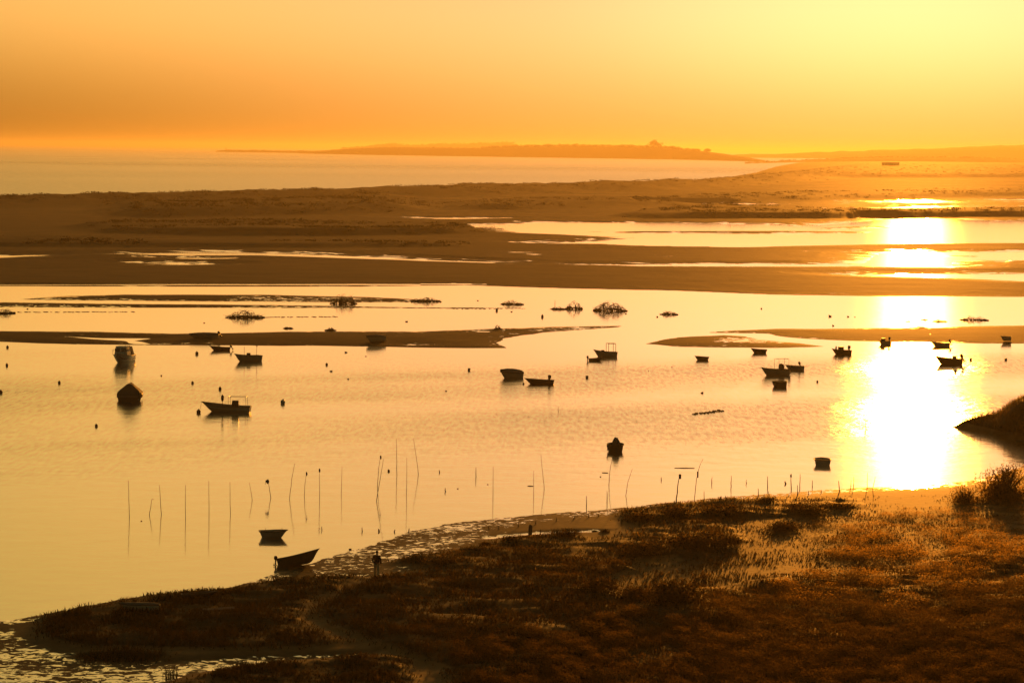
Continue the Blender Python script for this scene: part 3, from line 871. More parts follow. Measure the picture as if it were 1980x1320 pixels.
for a in [
    (1340, 1066, 170, 48, 'widest dark bush on the sand rise, above the dry tan flat'),
    (1245, 1078, 130, 34, 'low bush at the left foot of the widest dark bush'),
    (1405, 1060, 70, 34, 'round bush closing the right end of the widest dark bush'),
    (1232, 1009, 86, 22, 'low bush where the sand spit meets the marsh edge'),
    (1310, 1006, 100, 26, 'long low bush behind the stout leaning stake'),
    (1400, 1001, 110, 26, 'flat bush in the middle of the shoreline thicket'),
    (1480, 980, 56, 17, 'small round bush right beside the short shore stakes'),
    (1560, 995, 110, 26, 'long sloping bush at the right end of the shoreline thicket'),
    (1625, 988, 90, 18, 'lowest tapering bush nearest the sun glare on the shore'),
    (1525, 1028, 104, 28, 'lone dark bush on the bare ground below the shoreline thicket'),
    (1160, 1152, 130, 40, 'broad dark bush at the left edge of the dry tan flat'),
    (1230, 1165, 90, 34, 'dark bush in front of the dry tan flat'),
    (1310, 1178, 150, 60, 'tall grassy mound bush in the dark foreground'),
    (1090, 1042, 60, 22, 'bushy knoll just below the shining wet strip'),
    (985, 1056, 44, 16, 'left small bush on the crest below the wet strip'),
    (940, 1062, 36, 14, 'leftmost little bush on the crest of the marsh'),
    (860, 1098, 120, 16, 'low flat bush on the tongue of marsh beside the walker'),
    (1168, 1032, 22, 9, 'tiny dark bush on the sand at the end of the wet strip'),
    (1150, 1029, 14, 6, 'smallest tuft on the sand by the wet strip'),
]: shrub(*a)
shrub(1945, 966, 110, 80, 'feathery tamarisk rising against the glare at the right edge', 'tamarisk', M_glow, 7000, 0.3, 11, twig=True)
shrub(1868, 975, 80, 44, 'sparse feathery tamarisk beside the taller one', 'tamarisk', M_glow, 2400, 0.4, 9, twig=True)
shrub(2040, 985, 120, 96, 'tamarisk half outside the right edge', 'tamarisk', M_glow, 6000, 0.3, 10, twig=True)


def scrub_field():
    rg = np.random.default_rng(17)
    cs = []; ss = []
    while len(cs) < 520:
        px = rg.uniform(880, 2150); py = 1060 + 330 * rg.random() ** 0.8
        lim = np.interp(px, [880, 1000, 1240, 1420, 1500, 1650, 2150], [1270, 1235, 1195, 1200, 1215, 1225, 1210])
        if py < lim: continue
        P = unproj(np.array([px]), np.array([py])); z = shore_h(P, np.array([px]), np.array([py]))[0][0]
        if fbm(P[:, 0] / 5, P[:, 1] / 5, 3, 33)[0] < 0.42: continue
        s = rg.uniform(0.25, 0.75)
        cs.append((P[0, 0], P[0, 1], z + s * 0.3)); ss.append((s * 1.2, s * 1.2, s * 0.8))
    o = clumps('undergrowth', cs, ss, M_leaf, nface=520, leaf=0.08, seed=8)
    tag(o, 'dense dark scrub filling the near corner under the sun glare', 'scrub', kind='stuff')


scrub_field()


def marsh_mounds():
    rg = np.random.default_rng(29); cs = []; ss = []
    while len(cs) < 520:
        px = rg.uniform(150, 2100); py = rg.uniform(1000, 1330)
        P = unproj(np.array([px]), np.array([py])); H, wet, veg = shore_h(P, np.array([px]), np.array([py]))
        right = px > 1560 and py > 1005
        if (veg[0] < 0.8 and not right) or fbm(P[:, 0] / 7, P[:, 1] / 7, 3, 35)[0] < (0.5 if not right else 0.40): continue
        s = rg.uniform(0.35, 0.9) * (0.75 if px < 760 else 1.0)
        cs.append((P[0, 0], P[0, 1], H[0] + s * 0.04)); ss.append((s * 1.5, s * 1.5, s * 0.42))
    o = clumps('marsh_scrub', cs, ss, M_leaf, nface=480, leaf=0.06, seed=18)
    tag(o, 'low rounded cushions of scrub scattered through the marsh', 'scrub', kind='stuff')


marsh_mounds()


def slope_scrub():
    rg = np.random.default_rng(31); sets = ([], []), ([], [])
    while len(sets[0][0]) + len(sets[1][0]) < 1000:
        px = rg.uniform(1330, 2160); py = rg.uniform(985, 1335)
        lim = np.interp(px, [1330, 1480, 1560, 1640, 1760, 1900, 2160], [1190, 1160, 1120, 1010, 985, 990, 985])
        if py < lim: continue
        P = unproj(np.array([px]), np.array([py])); z = shore_h(P, np.array([px]), np.array([py]))[0][0]
        if fbm(P[:, 0] / 4, P[:, 1] / 9, 3, 37)[0] < 0.36: continue
        s = rg.uniform(0.5, 1.2) * (0.75 if py < 1040 else 1.0)
        k = 0 if py < rg.normal(1150, 45) - 0.12 * abs(px - 1765) else 1  # bright leaf copy towards the sun's bearing, plain one beyond, grading a painted glow
        sets[k][0].append((P[0, 0], P[0, 1], z + 0.05)); sets[k][1].append((s * 1.25, s * 1.5, s * 0.62))
    o = clumps('slope_scrub', sets[0][0], sets[0][1], M_glow, nface=620, leaf=0.05, seed=41)
    tag(o, 'scrub thick on the near slope, its leaves brightened to carry the glow below the sun', 'scrub', kind='stuff')
    o = clumps('corner_scrub', sets[1][0], sets[1][1], M_leaf, nface=620, leaf=0.05, seed=42)
    tag(o, 'dark close scrub in the near right corner', 'scrub', kind='stuff')


slope_scrub()


def isle_scrub():
    rg = np.random.default_rng(23)
    n = 24000
    px = rg.uniform(-150, 2130, n); py = rg.uniform(322, 530, n)
    ok = py > isle_top(px) + 1.0
    px, py = px[ok], py[ok]
    P = unproj(px, py); H, wet, veg = isle_h(P, px, py)
    ok = (H > 0.7) & (veg > 0.5) & (fbm(P[:, 0] / 30, P[:, 1] / 30, 3, 77) > 0.44)
    P, H = P[ok], H[ok]
    s = rg.uniform(0.3, 0.75, len(P)) * (0.55 + H / 7)
    i = rg.permutation(len(P))[:5200]
    o = clumps('dune_scrub', np.column_stack([P[i], H[i] + s[i] * 0.3]), np.column_stack([s[i] * 3.4, s[i] * 3.4, s[i] * 0.75]), M_scrub, nface=26, leaf=0.28, seed=12)
    tag(o, 'low dune scrub over the long barrier island', 'scrub', kind='stuff')


isle_scrub()


def isle_z(x, y):
    P = np.array([[x, y, 0.0]]); px, py = pix_of(P)
    return float(isle_h(P[:, :2], px, py)[0][0])


for a in [(296, 400, 40, 16, 'dark round bush standing out on the left dunes, by the sea'),
          (365, 402, 60, 12, 'wide low bush right of the dark round dune bush'),
          (618, 391, 36, 12, 'first of the dune bushes in the middle of the island'),
          (706, 389, 46, 14, 'tallest of the dune bushes in the middle of the island'),
          (815, 402, 44, 12, 'last dark dune bush before the pale marsh'),
          (945, 444, 70, 10, 'scrubby end of the low spit beside the long pool'),
          (1310, 416, 60, 12, 'island bush left of the sun track, above the long pool'),
          (1365, 414, 44, 12, 'island bush on the dark ridge near the sun track')]:
    shrub(*a, name='dune_bush', mat=M_scrub, n=900, upright=0.3, stems=4, zfun=isle_z, group='bushes on the barrier island')


# ------------------------------------------------------------------ boats
def hull_shape(L, B, D, Db, transom=0.72, rake=0.10, draft=0.15, n=16, m=6, srake=0.03):
    """outer station lines from stern to bow: list of (left gunwale .. keel .. right gunwale) points"""
    st = []
    for i in range(n + 1):
        t = i / n
        b = B / 2 * ((transom + (1 - transom) * math.sin(math.pi / 2 * min(t / 0.5, 1))) if t < 0.5 else (1 - ((t - 0.5) / 0.5) ** 2.3))
        b = max(b, 0.012)
        s = D + (Db - D) * max(0, (t - 0.15) / 0.85) ** 1.9
        k = -draft + (draft + 0.55 * Db) * max(0, (t - 0.72) / 0.28) ** 2.4
        ex = 0.10 + 0.75 * t
        row = []
        for j in range(-m, m + 1):
            u = abs(j) / m
            y = b * (u ** ex) * (1 if j >= 0 else -1)
            z = k + (s - k) * u ** 1.25
            x = -L / 2 + L * t * (1 - rake) + rake * L * t ** 2 * (u ** 1.1) + srake * L * (1 - t) ** 2 * (1 - u ** 1.1)
            row.append(Vector((x, y, z)))
        st.append(row)
    return st


def hull_mesh(st, th=0.045, floor=0.06):
    mb = MB(); n = len(st); k = len(st[0]); m = k // 2
    for r in st: mb.v.extend([tuple(p) for p in r])
    for i in range(n - 1):
        for j in range(k - 1):
            mb.f.append((i * k + j, i * k + j + 1, (i + 1) * k + j + 1, (i + 1) * k + j))
    mb.f.append(tuple(range(k)))
    b = len(mb.v)
    for i, r in enumerate(st):
        for j, p in enumerate(r):
            y = p.y - math.copysign(min(th, abs(p.y)), p.y) if j != m else 0
            x = p.x + (th if i == 0 else (-th if i == n - 1 else 0))
            z = p.z if j in (0, k - 1) else max(p.z + th, min(floor, r[0].z - 0.05))
            mb.v.append((x, y, z))
    for i in range(n - 1):
        for j in range(k - 1):
            mb.f.append((b + i * k + j, b + (i + 1) * k + j, b + (i + 1) * k + j + 1, b + i * k + j + 1))
        for j in (0, k - 1):
            q = (i * k + j, (i + 1) * k + j, b + (i + 1) * k + j, b + i * k + j)
            mb.f.append(q if j else q[::-1])
    mb.f.append(tuple(b + j for j in range(k))[::-1])
    mb.f.append((0, b, b + k - 1, k - 1))
    return mb


def outboard(parent, L, D, size=1.0, tilt=0.0, y=0.0):
    e = link('outboard_motor', None, parent) if False else bpy.data.objects.new('outboard_motor', None)
    COL.objects.link(e); e.parent = parent; e.location = (-L / 2 - 0.10, y, D); e.rotation_euler = (0, tilt, 0)
    s = size
    MB().blob((-0.10 * s, 0, 0.30 * s), (0.24 * s, 0.16 * s, 0.28 * s), 12, 8, p=0.65).build('cowling', M_black, e)
    mb = MB(); mb.box((-0.10 * s, 0, -0.22 * s), (0.16 * s, 0.09 * s, 0.75 * s), taper=1.3); mb.box((-0.14 * s, 0, -0.62 * s), (0.42 * s, 0.09 * s, 0.10 * s)); mb.box((-0.18 * s, 0, -0.40 * s), (0.40 * s, 0.20 * s, 0.03 * s))
    mb.build('leg', M_black, e, False)
    mb = MB()
    for k in range(3):
        a = k * 2.094; mb.box((-0.37 * s, 0.07 * s * math.cos(a), -0.62 * s + 0.07 * s * math.sin(a)), (0.03 * s, 0.10 * s, 0.06 * s), Matrix.Rotation(a, 3, 'X'))
    mb.build('propeller', M_steel, e, False)
    MB().box((0.06 * s, 0, 0.02), (0.10 * s, 0.22 * s, 0.22 * s)).build('bracket', M_steel, e, False)
    return e


def hoop(parent, name, x, w, z0, z1, mat=None, x2=None, r=0.028, knobs=False):
    """bent-tube arch: two legs at y=+-w/2 joined at the top, doubled if x2 is given"""
    mb = MB()
    for xx in ([x] if x2 is None else [x, x2]):
        mb.tube([(xx, -w / 2, z0), (xx, -w / 2, z1 - 0.1), (xx, -w / 2 + 0.1, z1), (xx, w / 2 - 0.1, z1), (xx, w / 2, z1 - 0.1), (xx, w / 2, z0)], r, 6)
    if x2 is not None:
        for yy in (-w / 2 + 0.05, w / 2 - 0.05): mb.tube([(x, yy, z1 - 0.02), (x2, yy, z1 - 0.02)], r, 6)
    if knobs:
        for yy in (-w / 2, 0, w / 2): mb.blob((x, yy, z1 + 0.05), (0.07, 0.07, 0.08), 8, 6)
    return mb.build(name, mat or M_steel, parent)


def tarp(parent, st, peak, side=0.16, flat=0.0, a0=0.0, a1=1.0, even=False):
    """canvas stretched from gunwale to gunwale over a ridge"""
    mb = MB(); n = len(st); i0 = int(a0 * (n - 1)); i1 = int(round(a1 * (n - 1))); k = 11; rows = 0
    for i in range(i0, i1 + 1):
        r = st[i]; b = r[-1].y + 0.03; s = r[-1].z; t = (i - i0) / max(1, i1 - i0)
        ph = peak * (math.sin(math.pi * (0.12 + 0.76 * t)) ** 0.7) if not even else peak * (1 - 0.35 * t)
        mb.v.append((r[-1].x, -b - 0.01, s - side))
        for j in range(k):
            u = -1 + 2 * j / (k - 1)
            z = s + 0.015 + ph * max(0, 1 - max(0, abs(u) - flat) / (1 - flat)) ** 0.9 + random.uniform(-0.012, 0.012)
            mb.v.append((r[-1].x + random.uniform(-0.01, 0.01), b * u, z))
        mb.v.append((r[-1].x, b + 0.01, s - side)); rows += 1
    q = k + 2
    for i in range(rows - 1):
        for j in range(q - 1): mb.f.append((i * q + j, (i + 1) * q + j, (i + 1) * q + j + 1, i * q + j + 1))
    mb.f.append(tuple(range(q))); mb.f.append(tuple((rows - 1) * q + j for j in range(q))[::-1])
    return mb.build('tarp_cover', M_tarp, parent)


def boat(px, py, L, B, D, Db, yaw, label, mat, name='rowing_boat', cat='boat', draft=0.15, transom=0.72, rake=0.10, benches=(0.25, 0.55), motor=None,
         group=None, tilt=(0, 0), z=0.0, strake=True, floor=0.06, stripe=None, srake=0.03):
    """yaw: where the bow points, 0 = away to the right edge, 90 = away from the camera, 180 = left, 270 = towards it"""
    p = W(px, py, z)
    t = thing(name, label, cat, p, (math.radians(tilt[0]), math.radians(tilt[1]), math.radians(yaw)), group)
    t.rotation_mode = 'ZYX' if False else 'XYZ'
    st = hull_shape(L, B, D, Db, transom, rake, draft, srake=srake)
    hull_mesh(st, floor=floor).build('hull', mat, t)
    if strake:
        mb = MB()
        for j in (0, -1): mb.tube([r[j] + Vector((0, 0.015 * (1 if j else -1), -0.02)) for r in st], 0.028, 6)
        mb.tube([st[0][0] + Vector((-0.01, 0, -0.02)), st[0][-1] + Vector((-0.01, 0, -0.02))], 0.03, 6)
        mb.build('rubbing_strake', M_dark, t)
    if stripe is not None:
        mb = MB(); m = len(st[0]) - 1
        for sgn in (0, 1):
            for i in range(len(st) - 1):
                qs = []
                for (ii, jj) in ((i, 1.6), (i + 1, 1.6), (i + 1, 2.3), (i, 2.3)):
                    f = jj % 1; a = st[ii][int(jj)]; b_ = st[ii][int(jj) + 1]
                    v = a.lerp(b_, f); v = Vector((v.x, v.y - 0.006, v.z))
                    if sgn: v = Vector((v.x, -v.y, v.z))
                    qs.append(v)
                mb.add(qs, [(0, 1, 2, 3) if sgn else (3, 2, 1, 0)])
        mb.build('hull_stripe', stripe, t)
    for f in benches:
        r = st[int(f * (len(st) - 1))]
        MB().box((r[0].x, 0, r[0].z - 0.12), (0.26, 2 * r[-1].y - 0.09, 0.035)).build('seat', M_wood, t, False)
    if motor: outboard(t, L, st[0][0].z, *motor)
    return t, st


BG = 'boats moored in the lagoon'
# long striped open boat with its own mooring buoy
t, st = boat(437, 795.5, 5.3, 1.75, 0.62, 1.05, 176, 'long open boat with pale stripe, bow rope tied to a buoy', M_grey, 'motor_boat', 'boat', 0.2, group=BG, motor=None, stripe=M_white, benches=(0.55,))
MB().box((-1.0, 0, 0.72), (0.85, 0.75, 0.95), taper=0.75, bev=0.12).build('console', M_black, t)
hoop(t, 'rail', -0.35, 1.3, 0.6, 1.62, x2=-2.2, r=0.02)
mb = MB(); mb.tube([(0.35, 0.2, 0.1), (0.35, 0.2, 1.1)], 0.035, 6); mb.blob((0.35, 0.2, 1.45), (0.17, 0.17, 0.36), 10, 7, 0.08); mb.build('rolled_flag', M_black, t)
q = t.matrix_basis @ Vector((2.62, 0, 1.0)); bq = W(383.8, 799)
mb = MB(); mb.tube([q, q.lerp(bq, 0.5) + Vector((0, 0, -0.35)), Vector((bq.x, bq.y, 0.3))], 0.015, 5)
tag(mb.build('mooring_rope', M_rope), 'slack rope from the striped boat bow down to its buoy', 'rope')

# cabin cruiser
t, st = boat(237.5, 700, 6.2, 2.25, 0.85, 1.25, 263, 'white cabin cruiser with canvas aft cover and bow rail', M_white, 'cabin_cruiser', 'boat', 0.3, 0.85, group=BG, benches=(), stripe=M_blue)
mb = MB()
for i in range(9, 16): mb.v += [tuple(st[i][0] + Vector((0, 0.03, 0.01))), (st[i][0].x, 0, st[i][0].z + 0.10), tuple(st[i][-1] + Vector((0, -0.03, 0.01)))]
for i in range(6): mb.f += [(i * 3, i * 3 + 1, i * 3 + 4, i * 3 + 3), (i * 3 + 1, i * 3 + 2, i * 3 + 5, i * 3 + 4)]
mb.build('foredeck', M_white, t)
MB().box((0.1, 0, 1.45), (2.3, 1.75, 1.15), taper=0.80, bev=0.2).build('cabin', M_white, t)
for y in (-0.42, 0.42):
    MB().box((1.16, y, 1.66), (0.05, 0.62, 0.42), Matrix.Rotation(-0.2, 3, 'Y')).build('windscreen', M_glass, t, False)
for y in (-0.82, 0.82):
    MB().box((0.05, y, 1.62), (1.5, 0.05, 0.36), Matrix.Rotation(-0.13 if y < 0 else 0.13, 3, 'X') if False else None).build('side_window', M_glass, t, False)
MB().box((0.0, 0, 2.06), (2.0, 1.5, 0.07), bev=0.15).build('cabin_roof', M_white, t, False)
mb = MB(); mb.box((-1.75, 0, 1.35), (1.5, 1.9, 1.15), taper=0.72, bev=0.2); mb.build('canvas_cover', M_tarp, t)
mb = MB(); mb.tube([(1.0, -1.0, 1.45), (2.2, -0.75, 1.75), (2.95, 0, 1.85), (2.2, 0.75, 1.75), (1.0, 1.0, 1.45)], 0.022, 6)
for y in (-0.75, 0.75): mb.tube([(2.2, y, 1.1), (2.2, y, 1.75)], 0.018, 5)
mb.build('bow_rail', M_steel, t)
MB().tube([(-0.3, 0.3, 2.1), (-0.4, 0.3, 2.75)], [0.02, 0.008], 5).build('antenna', M_steel, t)
outboard(t, 6.2, 0.85, 1.1)

# tarp-covered boat seen end on
t, st = boat(252, 771, 5.0, 2.75, 0.72, 0.9, 95, 'big covered boat under a peaked tarpaulin like a tent', M_dark, 'covered_boat', 'boat', 0.25, 0.97, group=BG, benches=())
tarp(t, st, 1.15, 0.36, 0.16, even=True)
outboard(t, 5.0, 0.62, 0.7, 0.0, -1.05)

# small boats by the left sandbar
boat(425, 677, 2.9, 1.3, 0.42, 0.62, 186, 'small dark dinghy with outboard just below the left sandbar', M_dark, 'dinghy', 'dinghy', 0.12, group=BG, motor=(0.62, 0.5))
t, st = boat(478, 698, 3.9, 1.75, 0.72, 1.05, 215, 'high-sided open boat with two thin poles, near left sandbar', M_grey, 'motor_boat', 'boat', 0.2, group=BG)
MB().tube([(0.7, 0.45, 0.5), (0.7, 0.45, 1.95)], 0.022, 6).build('pole', M_cane, t)
mb = MB(); mb.tube([(-1.7, -0.55, 0.5), (-1.75, -0.55, 1.85)], 0.024, 6); mb.blob((-1.75, -0.55, 1.9), (0.08, 0.08, 0.12), 8, 6); mb.build('pole', M_cane, t)
MB().box((-0.2, 0, 0.72), (0.6, 0.5, 0.7), taper=0.7, bev=0.1).build('console', M_black, t)

# boats lying on the sandbars
t, st = boat(394, 652, 4.3, 1.6, 0.38, 0.48, 184, 'motorboat lying on the left sandbar under a cover', M_grey, 'grounded_boat', 'boat', 0.25, group='boats on the sandbars', benches=(), z=0.26, tilt=(0, 2), motor=(0.8, 0.5))
tarp(t, st, 0.30, 0.08, 0.2)
t, st = boat(725, 657, 3.5, 1.7, 0.36, 0.5, 232, 'white boat with domed cover stranded mid sandbar', M_white, 'grounded_boat', 'boat', 0.35, 0.8, group='boats on the sandbars', benches=(), z=0.42, tilt=(9, 0))
tarp(t, st, 0.34, 0.03, 0.45)

# centre boats
t, st = boat(1169.5, 689, 3.3, 1.55, 0.62, 0.98, 194, 'open boat with tall square tube arch, beside a tiny motor dinghy', M_grey, 'motor_boat', 'boat', 0.2, group=BG)
hoop(t, 'arch', -0.35, 1.2, 0.5, 1.78, x2=-1.35, r=0.035)
MB().box((0.3, 0, 0.6), (0.5, 0.45, 0.55), taper=0.8, bev=0.08).build('console', M_black, t)
boat(1152, 697.4, 1.9, 1.0, 0.32, 0.5, 8, 'tiny dinghy with a dark outboard, beside the square arch boat', M_dark, 'dinghy', 'dinghy', 0.08, group=BG, motor=(0.62, 0.0), benches=(0.4,))
boat(1356, 696, 1.9, 1.15, 0.45, 0.55, 160, 'plain square-ended pram alone in mid channel', M_wood, 'dinghy', 'dinghy', 0.1, 0.95, group=BG, srake=0.1)
t, st = boat(987.5, 730, 3.2, 1.5, 0.62, 0.85, 216, 'stubby boat under a rumpled grey cover', M_grey, 'covered_boat', 'boat', 0.2, group=BG, benches=())
tarp(t, st, 0.45, 0.12, 0.1)
t, st = boat(1042.5, 742, 3.6, 1.45, 0.48, 0.68, 177, 'low open boat with a tall black outboard in mid channel', M_dark, 'motor_boat', 'boat', 0.15, group=BG)
outboard(t, 2.1, 0.62, 0.85)
MB().tube([(0.35, 0.3, 0.4), (0.37, 0.3, 0.95)], 0.015, 5).build('rod', M_cane, t)
t, st = boat(1190, 870, 2.6, 1.55, 0.60, 0.66, 87, 'small boat end on with a bundle piled on top', M_wood, 'dinghy', 'dinghy', 0.12, 0.95, group=BG, benches=(0.3,))
MB().blob((-0.5, -0.05, 0.76), (0.32, 0.36, 0.48), 10, 7, 0.14, p=1.2).build('tarp_bundle', M_tarp, t)
outboard(t, 2.6, 0.42, 0.5, 0, 0.72)
# right hand boats
boat(1467, 682, 2.3, 1.15, 0.48, 0.66, 182, 'dark dinghy touching the tip of the right sandbar', M_dark, 'dinghy', 'dinghy', 0.1, group=BG, srake=0.1)
t, st = boat(1497.5, 725, 3.9, 1.7, 0.72, 1.05, 203, 'open boat with a thin square rail frame, beside a smaller boat', M_grey, 'motor_boat', 'boat', 0.2, group=BG)
hoop(t, 'rail_frame', -0.3, 1.2, 0.55, 2.05, x2=-1.7, r=0.02)
MB().blob((-0.9, 0.1, 0.95), (0.34, 0.32, 0.5), 10, 7, p=0.7).build('console', M_black, t)
outboard(t, 3.9, 0.72, 0.8)
t, st = boat(1536.5, 715.5, 2.5, 1.25, 0.55, 0.68, 172, 'small motor dinghy just behind the rail-framed boat', M_grey, 'dinghy', 'dinghy', 0.12, 0.8, group=BG)
outboard(t, 1.0, 0.72, 0.66, 0.35)
t, st = boat(1626.5, 684.5, 2.8, 1.35, 0.55, 0.8, 190, 'loaded small boat left of the sun track, below right sandbar', M_dark, 'motor_boat', 'boat', 0.15, group=BG, benches=())
MB().box((0.05, 0, 0.8), (0.7, 0.7, 0.5), bev=0.12).build('cargo_crate', M_black, t)
MB().blob((0.75, 0, 0.85), (0.12, 0.12, 0.3), 8, 6).build('bag', M_tarp, t)
outboard(t, 1.9, 0.72, 0.85)
boat(1507, 747, 1.75, 1.75, 0.62, 0.66, 176, 'square barge-like tender below the rail-framed boat', M_wood, 'tender', 'tender', 0.14, 1.0, rake=0.02, group=BG, benches=(0.5,))
t, st = boat(1834, 704, 3.7, 1.5, 0.72, 1.15, 178, 'open boat silhouetted in the sun track with outboard raised', M_wood, 'motor_boat', 'boat', 0.18, group=BG)
outboard(t, 3.3, 0.85, 0.9, 0.5)
MB().box((-0.75, 0, 0.9), (0.5, 0.6, 0.45), bev=0.1).build('cargo_crate', M_black, t)
hoop(t, 'rail', -1.1, 1.0, 0.6, 1.2, r=0.03)
t, st = boat(1710, 666, 1.9, 1.3, 0.5, 0.65, 200, 'hazy moored boat at the left of the sun track under sandbar', M_white, 'motor_boat', 'boat', 0.15, group='boats on the sandbars', benches=())
outboard(t, 1.3, 0.72, 0.66)
MB().box((0.2, 0, 0.7), (0.5, 0.6, 0.5), bev=0.1).build('console', M_black, t)
t, st = boat(1818, 669.5, 2.8, 1.3, 0.5, 0.7, 182, 'hazy boat at the sandbar edge, right in the sun track', M_white, 'motor_boat', 'boat', 0.15, group='boats on the sandbars')
outboard(t, 2.6, 0.62, 0.7, 0.4)
t, st = boat(1945, 657, 1.6, 1.2, 0.5, 0.58, 170, 'small boat on the far right sandbar', M_white, 'grounded_boat', 'boat', 0.15, 0.9, group='boats on the sandbars', z=0.3)
# near boats
boat(1589.5, 897, 1.9, 1.5, 0.5, 0.54, 88, 'round pale tender near the right shore stakes', M_white, 'tender', 'tender', 0.12, 0.95, rake=0.05, group=BG, benches=(0.5,), srake=0.12)
t, st = boat(529, 1039, 2.05, 1.1, 0.5, 0.58, 8, 'small rowing boat floating just off the near shore', M_grey, 'rowing_boat', 'rowing boat', 0.12, 0.8, group=BG, srake=0.13, rake=0.13)
for x in (-0.55, 0.62): MB().tube([(x, 0.4, 0.4), (x, 0.4, 0.66)], 0.016, 5).build('rowlock', M_steel, t)
t, st = boat(579, 1087, 2.95, 1.2, 0.5, 0.72, 9, 'rowing boat run aground on the near mud, bow raised', M_wood, 'rowing_boat', 'rowing boat', 0.18, 0.8, tilt=(-6, -9), z=0.16, group='boats pulled up on the near shore')
outboard(t, 2.8, 0.42, 0.5, 0.2)
# boats in the grass
GB = 'boats pulled up on the near shore'
t, st = boat(270, 1178, 2.35, 0.95, 0.30, 0.36, 186, 'pale hull lying in the dark grass', M_white, 'grounded_boat', 'boat', 0.12, 0.6, tilt=(6, 0), z=0.35, group=GB, benches=())
tarp(t, st, 0.12, 0.04, 0.4)
boat(386, 1154, 2.2, 0.8, 0.26, 0.34, 4, 'dark punt half hidden at the grass edge', M_dark, 'grounded_boat', 'boat', 0.1, 0.7, tilt=(0, -3), z=0.36, group=GB)
t = thing('duckboard', 'low plank frame lying in the grass behind the pale hull', 'planks', W(423, 1176, 0.55), (0.05, -0.06, 0.1))
for k in range(4): MB().box((0, -0.24 + 0.16 * k, 0), (1.9, 0.11, 0.03)).build('plank', M_wood, t, False)
for x in (-0.7, 0.7): MB().box((x, 0, -0.05), (0.1, 0.7, 0.06)).build('bearer', M_wood, t, False)


# ------------------------------------------------------------------ buoys and floats
def buoy(px, py, rpx, label, kind='ball'):
    p = W(px, py); s = scale_at(px, py); r = rpx / s
    mat = {'ball': M_buoy, 'pale': M_buoyw, 'drum': M_black, 'can': M_black, 'float': M_black}[kind]
    t = thing('float' if kind == 'float' else 'mooring_buoy', label, 'float' if kind == 'float' else 'buoy', (p.x, p.y, 0), (random.uniform(-0.15, 0.15), random.uniform(-0.15, 0.15), random.uniform(0, 6)), 'floats on the lagoon' if kind == 'float' else 'mooring buoys in the lagoon')
    if kind in ('ball', 'pale'):
        MB().blob((0, 0, r * 0.55), (r, r, r * 1.02), 14, 10).build('ball', mat, t)
        MB().tube([(0, 0, r * 1.5), (0, 0, r * 1.9)], r * 0.22, 8).build('eye', M_black, t)
    elif kind == 'drum':
        MB().tube([(0, 0, -r * 0.5), (0, 0, -r * 0.4), (0, 0, r * 1.6), (0, 0, r * 1.7)], [r * 0.85, r, r, r * 0.85], 14).build('drum', mat, t)
        MB().tube([(0, 0, r * 0.5), (0, 0, r * 0.7)], r * 1.06, 14).build('band', M_buoyw, t)
    elif kind == 'can':
        MB().tube([(0, 0, -r * 0.5), (0, 0, r * 0.9), (0, 0, r * 1.9)], [r * 0.8, r, r * 0.35], 12).build('can', mat, t)
        MB().tube([(0, 0, r * 1.8), (0, 0, r * 2.3)], r * 0.2, 6).build('eye', M_steel, t)
    else:
        MB().blob((0, 0, r * 0.25), (r * 1.35, r * 0.8, r * 0.6), 10, 7, 0.08).build('body', mat, t)
        MB().blob((r * 1.0, 0, r * 0.75), (r * 0.34, r * 0.3, r * 0.45), 8, 6).build('knob', mat, t)


